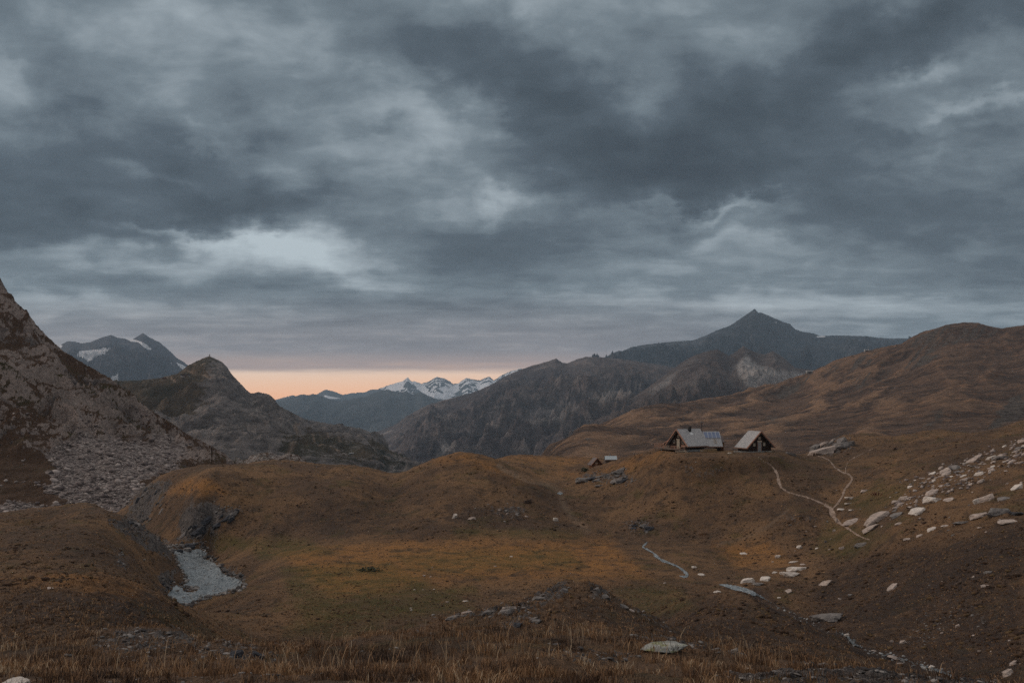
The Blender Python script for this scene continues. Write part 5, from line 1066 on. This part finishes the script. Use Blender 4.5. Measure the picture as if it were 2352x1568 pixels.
# mast behind the annex
mz = GZ
def thing(name, loc, label, cat, group=None, ang=0):
    f = Frame(name, loc, ang); tag(f.root, label, cat, group); return f
M = thing('antenna_mast', (43.05, 197.5, mz), 'thin mast with a short crossbar rising behind the larger chalet', 'mast')
M.mesh('pole', m_black, [beam((0, 0, 0), (0, 0, 6.35), .13)]); M.mesh('crossbar', m_grey, [beam((-.4, 0, 6.35), (.38, 0, 6.4), .10)])
# ladder and timber along the wall
t = thing('ladder', (41.1, 189.9, GZ), 'wooden ladder lying on its side along the larger chalet wall', 'ladder', ang=rad(14))
t.mesh('rail', m_ladder, [beam((-.1, 0, .12), (4.0, 0, .22), .07)]); t.mesh('rail', m_ladder, [beam((-.1, .12, .50), (4.0, .12, .58), .07)])
t.mesh('rung', m_ladder, [beam((.1 + k * .3, 0, .14), (.1 + k * .3, .12, .52), .05) for k in range(13)])
t = thing('timber_pile', (42.0, 190.9, GZ), 'pile of grey planks stacked behind the ladder', 'timber pile', ang=rad(14))
for k in range(4): t.mesh('plank', m_logg, [bx(-.2 + .2 * k, 3.2 - .25 * k, -.3, .3, .40 + .12 * k, .49 + .12 * k)])
t.mesh('support', m_log, [bx(.3, .45, -.3, .3, 0, .40), bx(2.6, 2.75, -.3, .3, 0, .40)])
t = thing('fence', (36.6, 188.2, GZ), 'low pale board barrier in front of the terrace', 'fence', ang=rad(18))
t.mesh('board', m_trim, [bx(-1.4, 1.3, 0, .05, .18, .36)]); t.mesh('post', m_rail, [bx(-1.3, -1.2, .05, .12, 0, .5)]); t.mesh('post', m_rail, [bx(1.1, 1.2, .05, .12, 0, .5)])
t = thing('bench', (37.4, 190.8, GZ + .56), 'brown bench standing on the chalet terrace', 'bench', ang=rad(-60))
t.mesh('seat', m_rail, [bx(-.7, .7, -.2, .2, .42, .48)]); t.mesh('backrest', m_rail, [bx(-.7, .7, .2, .25, .55, .9)])
for x in (-.6, .55): t.mesh('leg', m_rail, [bx(x, x + .07, -.18, .18, 0, .42)])
# ---------------- smaller chalet: +X to the right along the front, +Y away
R_ = thing('mountain_chalet', (53.5, 187.0, -11.95), 'smaller dark log chalet with its gable and grey door facing the viewer', 'chalet', ang=rad(23))
RW, RR, RE, RL = 3.75, 4.48, .95, 4.3
def yg(y0, y1, xw, z0, ze, zr):
    p = [(-xw, y0, z0), (xw, y0, z0), (xw, y0, ze), (0, y0, zr), (-xw, y0, ze)]; q = [(x, y1, z) for x, _, z in p]
    return p + q, [(0, 1, 2, 3, 4), (9, 8, 7, 6, 5), (0, 5, 6, 1), (1, 6, 7, 2), (2, 7, 8, 3), (3, 8, 9, 4), (4, 9, 5, 0)]
R_.mesh('wall', m_log, [yg(.45, RL - .3, 3.05, 0.15, RE + .55, RR - .3)])
rr_ = R_.mesh('roof', m_shin, [slab((-RW, 0, RE), (0, 0, RR), (0, RL, RR), (-RW, RL, RE), .14), slab((RW, 0, RE), (RW, RL, RE), (0, RL, RR), (0, 0, RR), .14)])
R_.mesh('barge_board', m_barge, [beam((-RW - .05, -.05, RE - .12), (0, -.05, RR - .1), .22)]); R_.mesh('barge_board', m_barge, [beam((RW + .05, -.05, RE - .12), (0, -.05, RR - .1), .22)])
R_.mesh('eave_board', m_barge, [beam((-RW - .03, 0, RE - .14), (-RW - .03, RL, RE - .14), .10)])
def ywin(f, y, x0, x1, z0, z1, frame=m_trim, pane=m_shut):
    t = .05; w = f.mesh('window', frame, [bx(x0, x1, y - .06, y, z1 - t, z1), bx(x0, x1, y - .06, y, z0, z0 + t), bx(x0, x0 + t, y - .06, y, z0 + t, z1 - t), bx(x1 - t, x1, y - .06, y, z0 + t, z1 - t)])
    f.mesh('shutter', pane, [bx(x0 + t, x1 - t, y - .03, y, z0 + t, z1 - t)], w)
ywin(R_, .45, -1.75, -1.2, 1.25, 1.9); ywin(R_, .45, .85, 1.45, 1.3, 2.0); ywin(R_, .45, -.4, .25, 2.6, 3.3, m_rail)
d_ = R_.mesh('door', m_grey, [bx(-.55, .35, .38, .45, .15, 2.1)]); R_.mesh('door_frame', m_barge, [bx(-.63, -.55, .36, .45, .15, 2.1), bx(.35, .43, .36, .45, .15, 2.1)], d_); R_.mesh('lintel', m_trim, [bx(-.7, .5, .33, .45, 2.12, 2.42)], d_)
R_.mesh('base', m_stone, [bx(-3.1, 3.1, .35, RL - .2, -.5, .149)])
R_.mesh('step', m_trim, [bx(1.9, 2.9, .0, .3, .0, .12)])
t = thing('stone_wall', (49.6, 187.3, -12.25), 'low dry stone footing left of the smaller chalet', 'stone wall', ang=rad(-18))
t.mesh('stonework', m_stone, [bx(-1.9, 2.2, -.5, .5, -.4, .42), bx(-1.2, 1.6, -.8, -.5, -.5, .22)])
boulder(1676, 1039, 12, 4, m_rockw, 'flat white stone on the ground between the two chalets')
# ---------------- the two little huts lower down
H = thing('wooden_hut', (23.3, 238.0, -19.75), 'small brown gabled hut with a shingle roof left of the metal roofed one', 'hut', ang=rad(20))
H.mesh('wall', m_log2, [yg(.25, 2.2, 1.4, 0, 1.35, 2.7)])
H.mesh('roof', m_shin2, [slab((-1.85, 0, 1.02), (0, 0, 2.95), (0, 2.5, 2.95), (-1.85, 2.5, 1.02), .10), slab((1.85, 0, 1.02), (1.85, 2.5, 1.02), (0, 2.5, 2.95), (0, 0, 2.95), .10)])
H.mesh('barge_board', m_barge, [beam((-1.88, -.04, .95), (0, -.04, 2.88), .13)]); H.mesh('barge_board', m_barge, [beam((1.88, -.04, .95), (0, -.04, 2.88), .13)])
H.mesh('door', m_rail, [bx(-.45, .2, .19, .25, .1, 1.45)]); H.mesh('lintel', m_trim, [bx(-.5, .35, .17, .25, 1.47, 1.62)]); H.mesh('floor_beam', m_trim, [bx(-1.7, .6, -.25, .2, -.02, .1)])
K = thing('wooden_hut', (26.75, 236.6, -18.7), 'small box hut with a pale sheet metal roof and a stove pipe', 'hut', ang=rad(4))
K.mesh('wall', m_logg, [bx(-1.55, 1.6, -.9, .9, -.4, 1.62)])
kr = K.mesh('roof', m_metal, [slab((-1.75, -1.2, 1.62), (1.6, -1.2, 1.62), (1.75, 0, 2.55), (-1.55, 0, 2.55), .05), slab((1.75, 1.2, 1.62), (-1.6, 1.2, 1.62), (-1.55, 0, 2.55), (1.75, 0, 2.55), .05)])
K.mesh('roof_seam', m_white, [beam((-1.2 + .6 * k, -1.18, 1.68), (-1.1 + .6 * k, -.02, 2.58), .05) for k in range(5)], kr)
K.mesh('stove_pipe', m_steel, [beam((-.05, .1, 2.3), (-.05, .1, 3.2), .16)], kr); K.mesh('gable_trim', m_barge, [beam((1.72, -1.2, 1.56), (1.76, 0, 2.48), .09), beam((-1.75, -1.24, 1.56), (1.6, -1.24, 1.56), .08)])
K.mesh('corner_board', m_white, [bx(1.60, 1.66, -.9, -.75, 1.0, 1.6)])
# ---------------- far buildings
def far_box(name, S, u, v, w, h, label, cat, roof_c, wall_c, flat=True):
    p = hit(u, v + h / 2, S, 10); s = p.y / F; W2, H2 = w * s / 2, h * s
    f = thing(name, (p.x, p.y + W2 * .4, p.z), label, cat)
    f.mesh('wall', wall_c, [bx(-W2, W2, -W2 * .5, W2 * .5, -H2 * .4, H2 * .66)]); f.mesh('roof', roof_c, [bx(-W2 * 1.08, W2 * 1.08, -W2 * .62, W2 * .62, H2 * .66, H2)])
    f.mesh('opening', m_glass, [bx(-W2 * .6, W2 * .5, -W2 * .5 - .3, -W2 * .5, H2 * .12, H2 * .5)]); return f
far_box('cable_station', BUTTE, 424, 861.5, 19, 5.5, 'long cable car station with a dark roof on the shoulder of the butte', 'station', m_black, m_concrete)
far_box('mountain_hut', BUTTE, 376, 867.5, 9, 2.6, 'little low hut on the flat shoulder left of the cable station', 'hut', m_black, m_log2)
far_box('lift_station', BROWN, 1860, 854, 13, 5, 'white lift station on the low pass left of the brown slope', 'station', m_white, m_concrete)
far_box('lift_station', BROWN, 1991, 803, 9, 4, 'white lift station on the crest of the brown slope', 'station', m_white, m_concrete)
far_box('valley_building', BUTTE, 807, 1041, 9, 3, 'small pale building at the foot of the butte in the valley', 'building', m_white, m_concrete)
p = hit(481.5, 819.5, BUTTE, 10); s = p.y / F
t = thing('summit_tower', (p.x, p.y, p.z - 1), 'thin square tower on the very top of the butte', 'tower'); t.mesh('shaft', m_concrete, [bx(-.9, .9, -.9, .9, 0, 6.0)]); t.mesh('cap', m_grey, [bx(-.5, .5, -.5, .5, 6.0, 7.2)])
for (u, v, hpx, lb) in ((1636, 921, 9, 'lift pylon on the grassy rise below the dark peak'), (1995, 803, 9, 'lift pylon just above the white station on the crest'), (1350, 1010, 6, 'lift pylon low on the left part of the brown slope')):
    p = hit(u, v, BROWN, 10); s = p.y / F
    t = thing('lift_pylon', (p.x, p.y, p.z - .5), lb, 'pylon', 'lift pylons on the brown slope'); t.mesh('pole', m_steel, [beam((0, 0, 0), (0, 0, hpx * s), .5)]); t.mesh('crossarm', m_steel, [beam((-1.8, 0, hpx * s - .3), (1.8, 0, hpx * s - .3), .35)])
# ================================================================ uncountable cover: scree, gravel, heather, grass
rs = np.random.RandomState(11)
def blob(sub, seed, jit):
    bm = bmesh.new(); bmesh.ops.create_icosphere(bm, subdivisions=sub, radius=1); r = np.random.RandomState(seed)
    co = np.array([v.co[:] for v in bm.verts]); fs = np.array([[v.index for v in f.verts] for f in bm.faces]); bm.free()
    for _ in range(6):
        n = r.randn(3); n /= np.linalg.norm(n); dd = co @ n; co -= np.maximum(dd - r.uniform(.45, .85), 0)[:, None] * n
    co *= 1 + r.uniform(-jit, jit, (len(co), 1)); return co, fs
def scatter(name, pos, size, mat, label, squash=(.5, .9), sub=1, jit=.12, tilt=.3, sink=.25, elong=(.6, 1.5)):
    T_ = [blob(sub, s, jit) for s in range(8)]; V_, F_ = [], []; off = 0; tint = []
    pick = rs.randint(0, 8, len(pos))
    for t in range(8):
        m = np.nonzero(pick == t)[0]
        if not len(m): continue
        co, fs = T_[t]; a = rs.rand(len(m)) * 6.283; s = size[m]; sq = rs.uniform(*squash, len(m)); e = rs.uniform(*elong, len(m))
        c = co[None] * np.stack([s * e, s, s * sq], 1)[:, None]
        ca, sa = np.cos(a)[:, None], np.sin(a)[:, None]; x = c[..., 0] * ca - c[..., 1] * sa; y = c[..., 0] * sa + c[..., 1] * ca; z = c[..., 2] + x * rs.uniform(-tilt, tilt, (len(m), 1))
        P_ = np.stack([x, y, z + (s * sq * (1 - 2 * sink))[:, None] * .6], -1) + pos[m][:, None]
        V_.append(P_.reshape(-1, 3)); F_.append((fs[None] + (np.arange(len(m)) * len(co))[:, None, None]).reshape(-1, 3) + off); off += len(m) * len(co)
        tint.append(np.repeat(rs.rand(len(m)), len(co)))
    return tri_obj(name, np.concatenate(V_), np.concatenate(F_), mat, label, dict(tint=np.concatenate(tint)))
def tri_obj(name, V_, F_, mat, label, attrs={}):
    me = bpy.data.meshes.new(name); me.vertices.add(len(V_)); me.vertices.foreach_set('co', V_.astype(np.float32).ravel())
    F_ = F_.astype(np.int32); me.loops.add(F_.size); me.loops.foreach_set('vertex_index', F_.ravel()); me.polygons.add(len(F_)); me.polygons.foreach_set('loop_start', np.arange(len(F_), dtype=np.int32) * 3)
    me.update(calc_edges=True)
    for k, a in attrs.items(): me.attributes.new(k, 'FLOAT', 'POINT').data.foreach_set('value', a.astype(np.float32))
    me.materials.append(mat); o = bpy.data.objects.new(name, me); COL.objects.link(o); o['kind'] = 'stuff'; o['label'] = label; return o
def tint_mat(name, stops, noise=.5):
    m, T, b = mat_base(name); P, _ = geo(T); c = T.ramp(T.attr('tint'), stops); n = T.noise(P, 3, 4, .7)
    T.put(b.inputs['Base Color'], T.mix(T.m('MULTIPLY', T.step(n, .6, .35), noise), c, T.vm('MULTIPLY', c, (.45, .45, .45)))); return m
m_scree = tint_mat('scree_stone', [(0, srgb(92, 82, 80)), (.5, srgb(136, 122, 116)), (1, srgb(182, 168, 160))])
m_tuft = tint_mat('tussock', [(0, srgb(58, 48, 40)), (.35, srgb(86, 68, 54)), (.7, srgb(120, 92, 68)), (1, srgb(156, 122, 90))], .3)
m_gravel = tint_mat('gravel_stone', [(0, srgb(98, 98, 98)), (.5, srgb(142, 140, 138)), (1, srgb(190, 188, 184))])
m_heather_shade = tint_mat('heather', [(0, srgb(54, 42, 34)), (.6, srgb(80, 60, 46)), (1, srgb(100, 80, 54))], .3)  # dark browns also carry the shadows of the hummocks
m_rubble = tint_mat('rubble_stone', [(0, srgb(66, 62, 62)), (.5, srgb(110, 104, 100)), (1, srgb(160, 152, 146))])
def pick_on(S, mask, n, dmin=0, dmax=1e9):
    """random points on a sheet with probability ~ mask * picture area"""
    w = np.clip(mask, 0, 1) * (S.d > dmin) * (S.d < dmax) * (S.u > -60) * (S.u < 2410)
    w = w[:-1, :-1] * np.clip(np.abs(np.diff(S.v, axis=1))[:-1], 0.02, 6); c = np.cumsum(w.ravel()); q = np.searchsorted(c, rs.rand(n) * c[-1])
    i, j = np.unravel_index(q, w.shape); f, g = rs.rand(n), rs.rand(n)
    x = S.x[i, j] * (1 - f) + S.x[i + 1, j] * f; l = lambda A: (A[i, j] * (1 - f) + A[i + 1, j] * f) * (1 - g) + (A[i, j + 1] * (1 - f) + A[i + 1, j + 1] * f) * g
    return np.stack([l(S.x), l(S.y), l(S.z)], 1)
p = pick_on(CLIFF, scree, 12000); scatter('scree', p, 0.10 + .35 * rs.rand(len(p)) ** 2 + 1.1 * rs.rand(len(p)) ** 12, m_scree, 'grey pink scree below the steep mountainside', squash=(.45, .8))
p = pick_on(CLIFF, (CLIFF.v > 930) * (1 - scree) * .5 * sstep(fbm(CLIFF.x / 16, CLIFF.y / 16, 3, 502), -.1, .5), 1300); scatter('scree', p, 0.25 + .7 * rs.rand(len(p)) ** 3, m_scree, 'loose stones sprinkled over the turf of the steep mountainside')
rmask = river_fn(NEAR.u, NEAR.v) * (NEAR.d > 110) * (NEAR.d < 185)
p = pick_on(NEAR, rmask * sstep(fbm(NEAR.x / 3, NEAR.y / 6, 3, 503), -.1, .3), 1300); scatter('gravel', p, 0.05 + .22 * rs.rand(len(p)) ** 4, m_gravel, 'pale gravel and cobbles lying in the shallow river')
bank = np.clip(polymask(NEAR.u, NEAR.v, [(q[0] + (q[0] - 465) * .10, q[1] + (q[1] - 1320) * .12) for q in RIVER], 3) - rmask, 0, 1) * (NEAR.d > 115) * (NEAR.d < 185)
p = pick_on(NEAR, bank, 420); scatter('gravel', p, 0.12 + .45 * rs.rand(len(p)) ** 2, m_rubble, 'dark stones along the river bank')
p = pick_on(NEAR, linemask(NEAR.u, NEAR.v, [q[:2] for q in CREEK[2:]], 6, 4) * (NEAR.d > 50), 200, 50); scatter('gravel', p, 0.05 + .16 * rs.rand(len(p)) ** 3, m_gravel, 'stones along the creek')
p = pick_on(NEAR, rocky * (NEAR.d > 26), 1500, 26, 260); scatter('rubble', p, (0.05 + .22 * rs.rand(len(p)) ** 3) * np.clip(p[:, 1] / 110, .35, 1.4), m_rubble, 'grey rubble on the rocky patches of the slopes')
bandm = polymask(NEAR.u, NEAR.v, BAND, 8) * (NEAR.d > 60)
p = pick_on(NEAR, bandm, 420, 60, 260); scatter('rubble', p, 0.08 + .4 * rs.rand(len(p)) ** 3, m_scree, 'small rubble filling the gaps of the boulder band')
p = pick_on(NEAR, polymask(NEAR.u, NEAR.v, [(2060, 1470), (2160, 1370), (2240, 1380), (2200, 1440), (2100, 1500)], 12) * (NEAR.d > 50), 260, 50); scatter('rubble', p, 0.03 + .08 * rs.rand(len(p)) ** 2, m_rubble, 'grey gravel patch on the dark right slope')
p = pick_on(NEAR, nearrock, 5000, 3, 20); scatter('rubble', p, (0.008 + .030 * rs.rand(len(p)) ** 3) * np.clip(p[:, 1] / 8, .6, 1.5), m_rubble, 'lichen grey stones between the foreground grass', squash=(.2, .5), elong=(.8, 2.2))
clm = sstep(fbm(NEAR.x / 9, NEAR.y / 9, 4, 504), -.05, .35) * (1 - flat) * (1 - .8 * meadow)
p = pick_on(NEAR, clm, 4200, 60, 290); scatter('heather', p, 0.10 + .26 * rs.rand(len(p)) ** 2, m_heather_shade, 'dark heather clumps and hummocks dotted over the hills, hummock shadows in their colour', squash=(.35, .7), jit=.35)
p = pick_on(NEAR, (1 - flat) * sstep(fbm(NEAR.x / 2.5, NEAR.y / 2.5, 3, 505), 0.05, .4) * (NEAR.u < 1500), 3000, 26, 150); scatter('heather', p, 0.04 + .12 * rs.rand(len(p)) ** 2, m_heather_shade, 'low dark tussocks in the turf', squash=(.4, .8), jit=.4)

p = pick_on(NEAR, (1 - flat) * (1 - .8 * rocky) * (.35 + .65 * sstep(fbm(NEAR.x / 5, NEAR.y / 5, 3, 506), -.2, .4)), 42000, 30, 270); sz = (0.05 + .13 * rs.rand(len(p)) ** 2) * np.clip(p[:, 1] / 130, .45, 1.3)
scatter('tussocks', p, sz, m_tuft, 'hummocky tussocks of dry mountain turf', squash=(.35, .8), jit=.4, sink=.3)
# --- blades
def blades(name, roots, h, wd, lean, mat, label, tint):
    n = len(roots); a = rs.rand(n) * 6.283; ld = np.stack([np.cos(a), np.sin(a), 0 * a], 1); fa = rs.uniform(-.9, .9, n); wv = np.stack([np.cos(fa), np.sin(fa), 0 * a], 1)
    V_ = np.empty((n, 7, 3)); up_ = np.array([0, 0, 1.0])
    for k, (t, w) in enumerate(((0, 1), (.4, .85), (.75, .55))):
        c = roots + up_ * (h * t)[:, None] + ld * (h * lean * t ** 2)[:, None]
        V_[:, 2 * k] = c - wv * (wd * w / 2)[:, None]; V_[:, 2 * k + 1] = c + wv * (wd * w / 2)[:, None]
    V_[:, 6] = roots + up_ * (h * (1 - .25 * lean))[:, None] + ld * (h * lean)[:, None]
    f = np.array([[0, 1, 3], [0, 3, 2], [2, 3, 5], [2, 5, 4], [4, 5, 6]])
    F_ = (f[None] + (np.arange(n) * 7)[:, None, None]).reshape(-1, 3)
    return tri_obj(name, V_.reshape(-1, 3), F_, mat, label, dict(tint=np.repeat(tint, 7)))
m_grass, T, b = mat_base('dry_grass', .8, .2)
c = T.ramp(T.attr('tint'), [(0, srgb(54, 43, 37)), (.3, srgb(92, 71, 56)), (.55, srgb(130, 97, 70)), (.8, srgb(168, 130, 94)), (1, srgb(200, 176, 146))]); T.put(b.inputs['Base Color'], c)
def near_roots(n, d0, d1, keep):
    l = math.log; d = np.exp(rs.uniform(l(d0), l(d1), n)); u = rs.uniform(-500, 2850, n); x = (u - CU) / F * d
    fu = np.clip(((u - NEAR.u0) / (NEAR.u1 - NEAR.u0) * (NEAR.nu - 1)).astype(int), 0, NEAR.nu - 1); fj = np.clip(((np.log(d) - NEAR.l0) / (NEAR.l1 - NEAR.l0) * (NEAR.nd - 1)).astype(int), 0, NEAR.nd - 1)
    m = rs.rand(n) < keep(x, d) * (1 - .85 * nearrock[fu, fj]); x, d = x[m], d[m]; return np.stack([x, d, ground_z_arr(x, d) - .005], 1)
R0 = near_roots(15000, 3.6, 21, lambda x, y: sstep(fbm(x / .9, y / .9, 3, 601), -.45, .35) * .9 + .1)
per = 13; R1 = np.repeat(R0, per, 0); sp_ = 0.035 * np.clip(R1[:, 1] / 8, .7, 1.8); R1[:, 0] += rs.randn(len(R1)) * sp_; R1[:, 1] += rs.randn(len(R1)) * sp_
ct = np.repeat(np.clip(.45 + .5 * fbm(R0[:, 0] / 1.3, R0[:, 1] / 1.3, 3, 602) + .16 * rs.randn(len(R0)), 0, 1), per)
hh = np.repeat(np.clip(.045 + .05 * rs.rand(len(R0)) + .06 * np.clip(fbm(R0[:, 0] / .8, R0[:, 1] / .8, 3, 603), 0, 1), .03, .17), per) * rs.uniform(.5, 1.25, len(R1))
blades('grass', R1, hh, .0035 + .0003 * R1[:, 1], rs.uniform(.1, .75, len(R1)), m_grass, 'dry brown grass covering the foreground', np.clip(ct + .12 * rs.randn(len(R1)), 0, 1))
R0 = near_roots(1500, 7, 16.5, lambda x, y: sstep(fbm(x / 2, y / 2, 2, 605), -.2, .5))
blades('grass', np.repeat(R0, 2, 0) + rs.randn(len(R0) * 2, 3) * [.03, .03, 0], rs.uniform(.14, .30, len(R0) * 2), np.full(len(R0) * 2, .006), rs.uniform(.1, .6, len(R0) * 2), m_grass, 'tall thin seed stalks along the foreground edge', rs.uniform(.7, 1, len(R0) * 2))
R0 = pick_on(NEAR, (1 - flat) * (1 - .7 * rocky), 16000, 26, 120); R1 = np.repeat(R0, 5, 0) + rs.randn(len(R0) * 5, 3) * [.07, .07, 0]
blades('grass', R1, rs.uniform(.07, .22, len(R1)), .012 + .00035 * R1[:, 1], rs.uniform(.1, .8, len(R1)), m_grass, 'tufts of dry grass on the mounds and near slopes', np.clip(np.repeat(rs.uniform(.1, .8, len(R0)), 5) + .1 * rs.randn(len(R1)), 0, 1))
# --- single plants
def plant(u, v, hpx, wpx, label, mat, n=9, skip=24.0):
    p = hit(u, v, NEAR, skip); s = p.y / F; vs, fs = [], []
    r = random.Random(int(u)); H_, W_ = hpx * s, wpx * s; root = bpy.data.objects.new('plant', None); COL.objects.link(root); root.location = p; tag(root, label, 'plant')
    def stem(x, h, lean):
        k = len(vs); w = max(.006, .012 * h)
        vs.extend([(x - w, 0, 0), (x + w, 0, 0), (x, w * 1.6, 0), (x + lean, 0, h)]); fs.extend([(k, k + 1, k + 3), (k + 1, k + 2, k + 3), (k + 2, k, k + 3)])
    for i in range(n): stem(r.uniform(-W_ / 2, W_ / 2), H_ * r.uniform(.6, 1), r.uniform(-.12, .12) * H_)
    link_mesh('stem', vs, fs, mat, root)
    bm = bmesh.new()
    for k in range(3, len(vs), 4):
        for q in range(3):
            m_ = Matrix.Translation(Vector(vs[k]) * (1 - .14 * q) + Vector((r.uniform(-.3, .3) * .06 * H_, 0, 0))) @ Matrix.Diagonal((.055 * H_, .055 * H_, .09 * H_, 1)); bmesh.ops.create_icosphere(bm, subdivisions=1, radius=1, matrix=m_)
    me = bpy.data.meshes.new('seed_head'); bm.to_mesh(me); bm.free(); me.materials.append(mat); o = bpy.data.objects.new('seed_head', me); COL.objects.link(o); o.parent = root
m_rust = plain('rust_leaf', srgb(104, 52, 38)); m_dry = plain('dry_stem', srgb(122, 90, 64)); m_dkpl = plain('dark_stem', srgb(60, 40, 36)); m_redb = plain('red_bush', srgb(104, 52, 46))
plant(2014, 1147, 18, 26, 'rust red dock plants growing left of the boulder band', m_rust, 10)
plant(1815, 1205, 14, 20, 'brown dead stalks under the path on the lower hill', m_dry, 8)
plant(1461, 1052, 10, 9, 'dark stalks standing on the ridge between huts and chalet', m_dkpl, 4)
plant(1615, 1236, 16, 22, 'brown bush of dead stalks at the foot of the chalet hill', m_dry, 12)
plant(1160, 1498, 22, 8, 'single dark dead stalk in the middle foreground', m_dkpl, 1, 5.0)
plant(690, 1528, 52, 40, 'cluster of dry brown stalks in the left foreground', m_dry, 7, 5.0)
plant(800, 1535, 56, 30, 'group of dry brown stalks right of the other cluster in the foreground', m_dry, 6, 5.0)
plant(2145, 1500, 20, 10, 'thin dry stalks on the dark slope at right', m_dry, 3)
def bush(u, v, w, h, label, mat):
    p = hit(u, v + h / 2, NEAR); s = p.y / F; bm = bmesh.new(); r = random.Random(int(u))
    for i in range(60):
        q = Vector((r.gauss(0, .24) * w * s, r.gauss(0, .3) * h * s, abs(r.gauss(0, .34)) * h * s)); k = r.uniform(.08, .2) * h * s
        bmesh.ops.create_icosphere(bm, subdivisions=1, radius=1, matrix=Matrix.Translation(q) @ Matrix.Rotation(r.random() * 6, 4, 'X') @ Matrix.Diagonal((k * 1.5, k, k * .7, 1)))
    me = bpy.data.meshes.new('bush'); bm.to_mesh(me); bm.free(); me.materials.append(mat); o = bpy.data.objects.new('bush', me); COL.objects.link(o); o.location = p; tag(o, label, 'bush')
bush(1908, 1031, 30, 12, 'low dark red bush beside the pale rock outcrop', m_redb)
m_olive = plain('olive_bush', srgb(58, 60, 40)); m_brush = plain('brown_bush', srgb(66, 46, 34))
bush(848, 1305, 56, 12, 'flat dark green bush in the left of the meadow', m_olive)
bush(1344, 1077, 16, 10, 'dark green bush just below the brown gabled hut', m_olive)
bush(1212, 1150, 22, 10, 'dark brown shrub above the rocks of the central hill', m_brush)
bush(2056, 1029, 0.1 + 10, 7, 'small dark shrub next to the back path', m_brush)
# ================================================================ the air
hz = bpy.data.meshes.new('haze')
x0, x1, y0, y1, z0, z1 = -9000, 14000, -300, 20800, -3600, 990
z0 = min(float(s.z.min()) for s in (NEAR, CLIFF, BROWN, BUTTE, MID, PYR, DARK, LEFT, BLUE, SNOW)) - 1.0
z1 = max(float(s.z.max()) for s in (NEAR, CLIFF, BROWN, BUTTE, MID, PYR, DARK, LEFT, BLUE, SNOW)) + 6.0
print('HAZE', z0, z1)
vs = [(x, y, z) for x in (x0, x1) for y in (y0, y1) for z in (z0, z1)]
hz.from_pydata(vs, [], [(0, 1, 3, 2), (4, 6, 7, 5), (0, 4, 5, 1), (2, 3, 7, 6), (0, 2, 6, 4), (1, 5, 7, 3)])
ho = bpy.data.objects.new('haze', hz); COL.objects.link(ho); ho['kind'] = 'stuff'; ho['label'] = 'thin blue evening haze in the valley'
mh = bpy.data.materials.new('haze'); mh.use_nodes = True; T = NT(mh.node_tree)
pv = T.n('ShaderNodeVolumePrincipled'); pv.inputs['Color'].default_value = (*HAZE_COL, 1); pv.inputs['Density'].default_value = HAZE_D
o_ = T.n('ShaderNodeOutputMaterial'); T.t.links.new(pv.outputs[0], o_.inputs['Volume'])
hz.materials.append(mh)
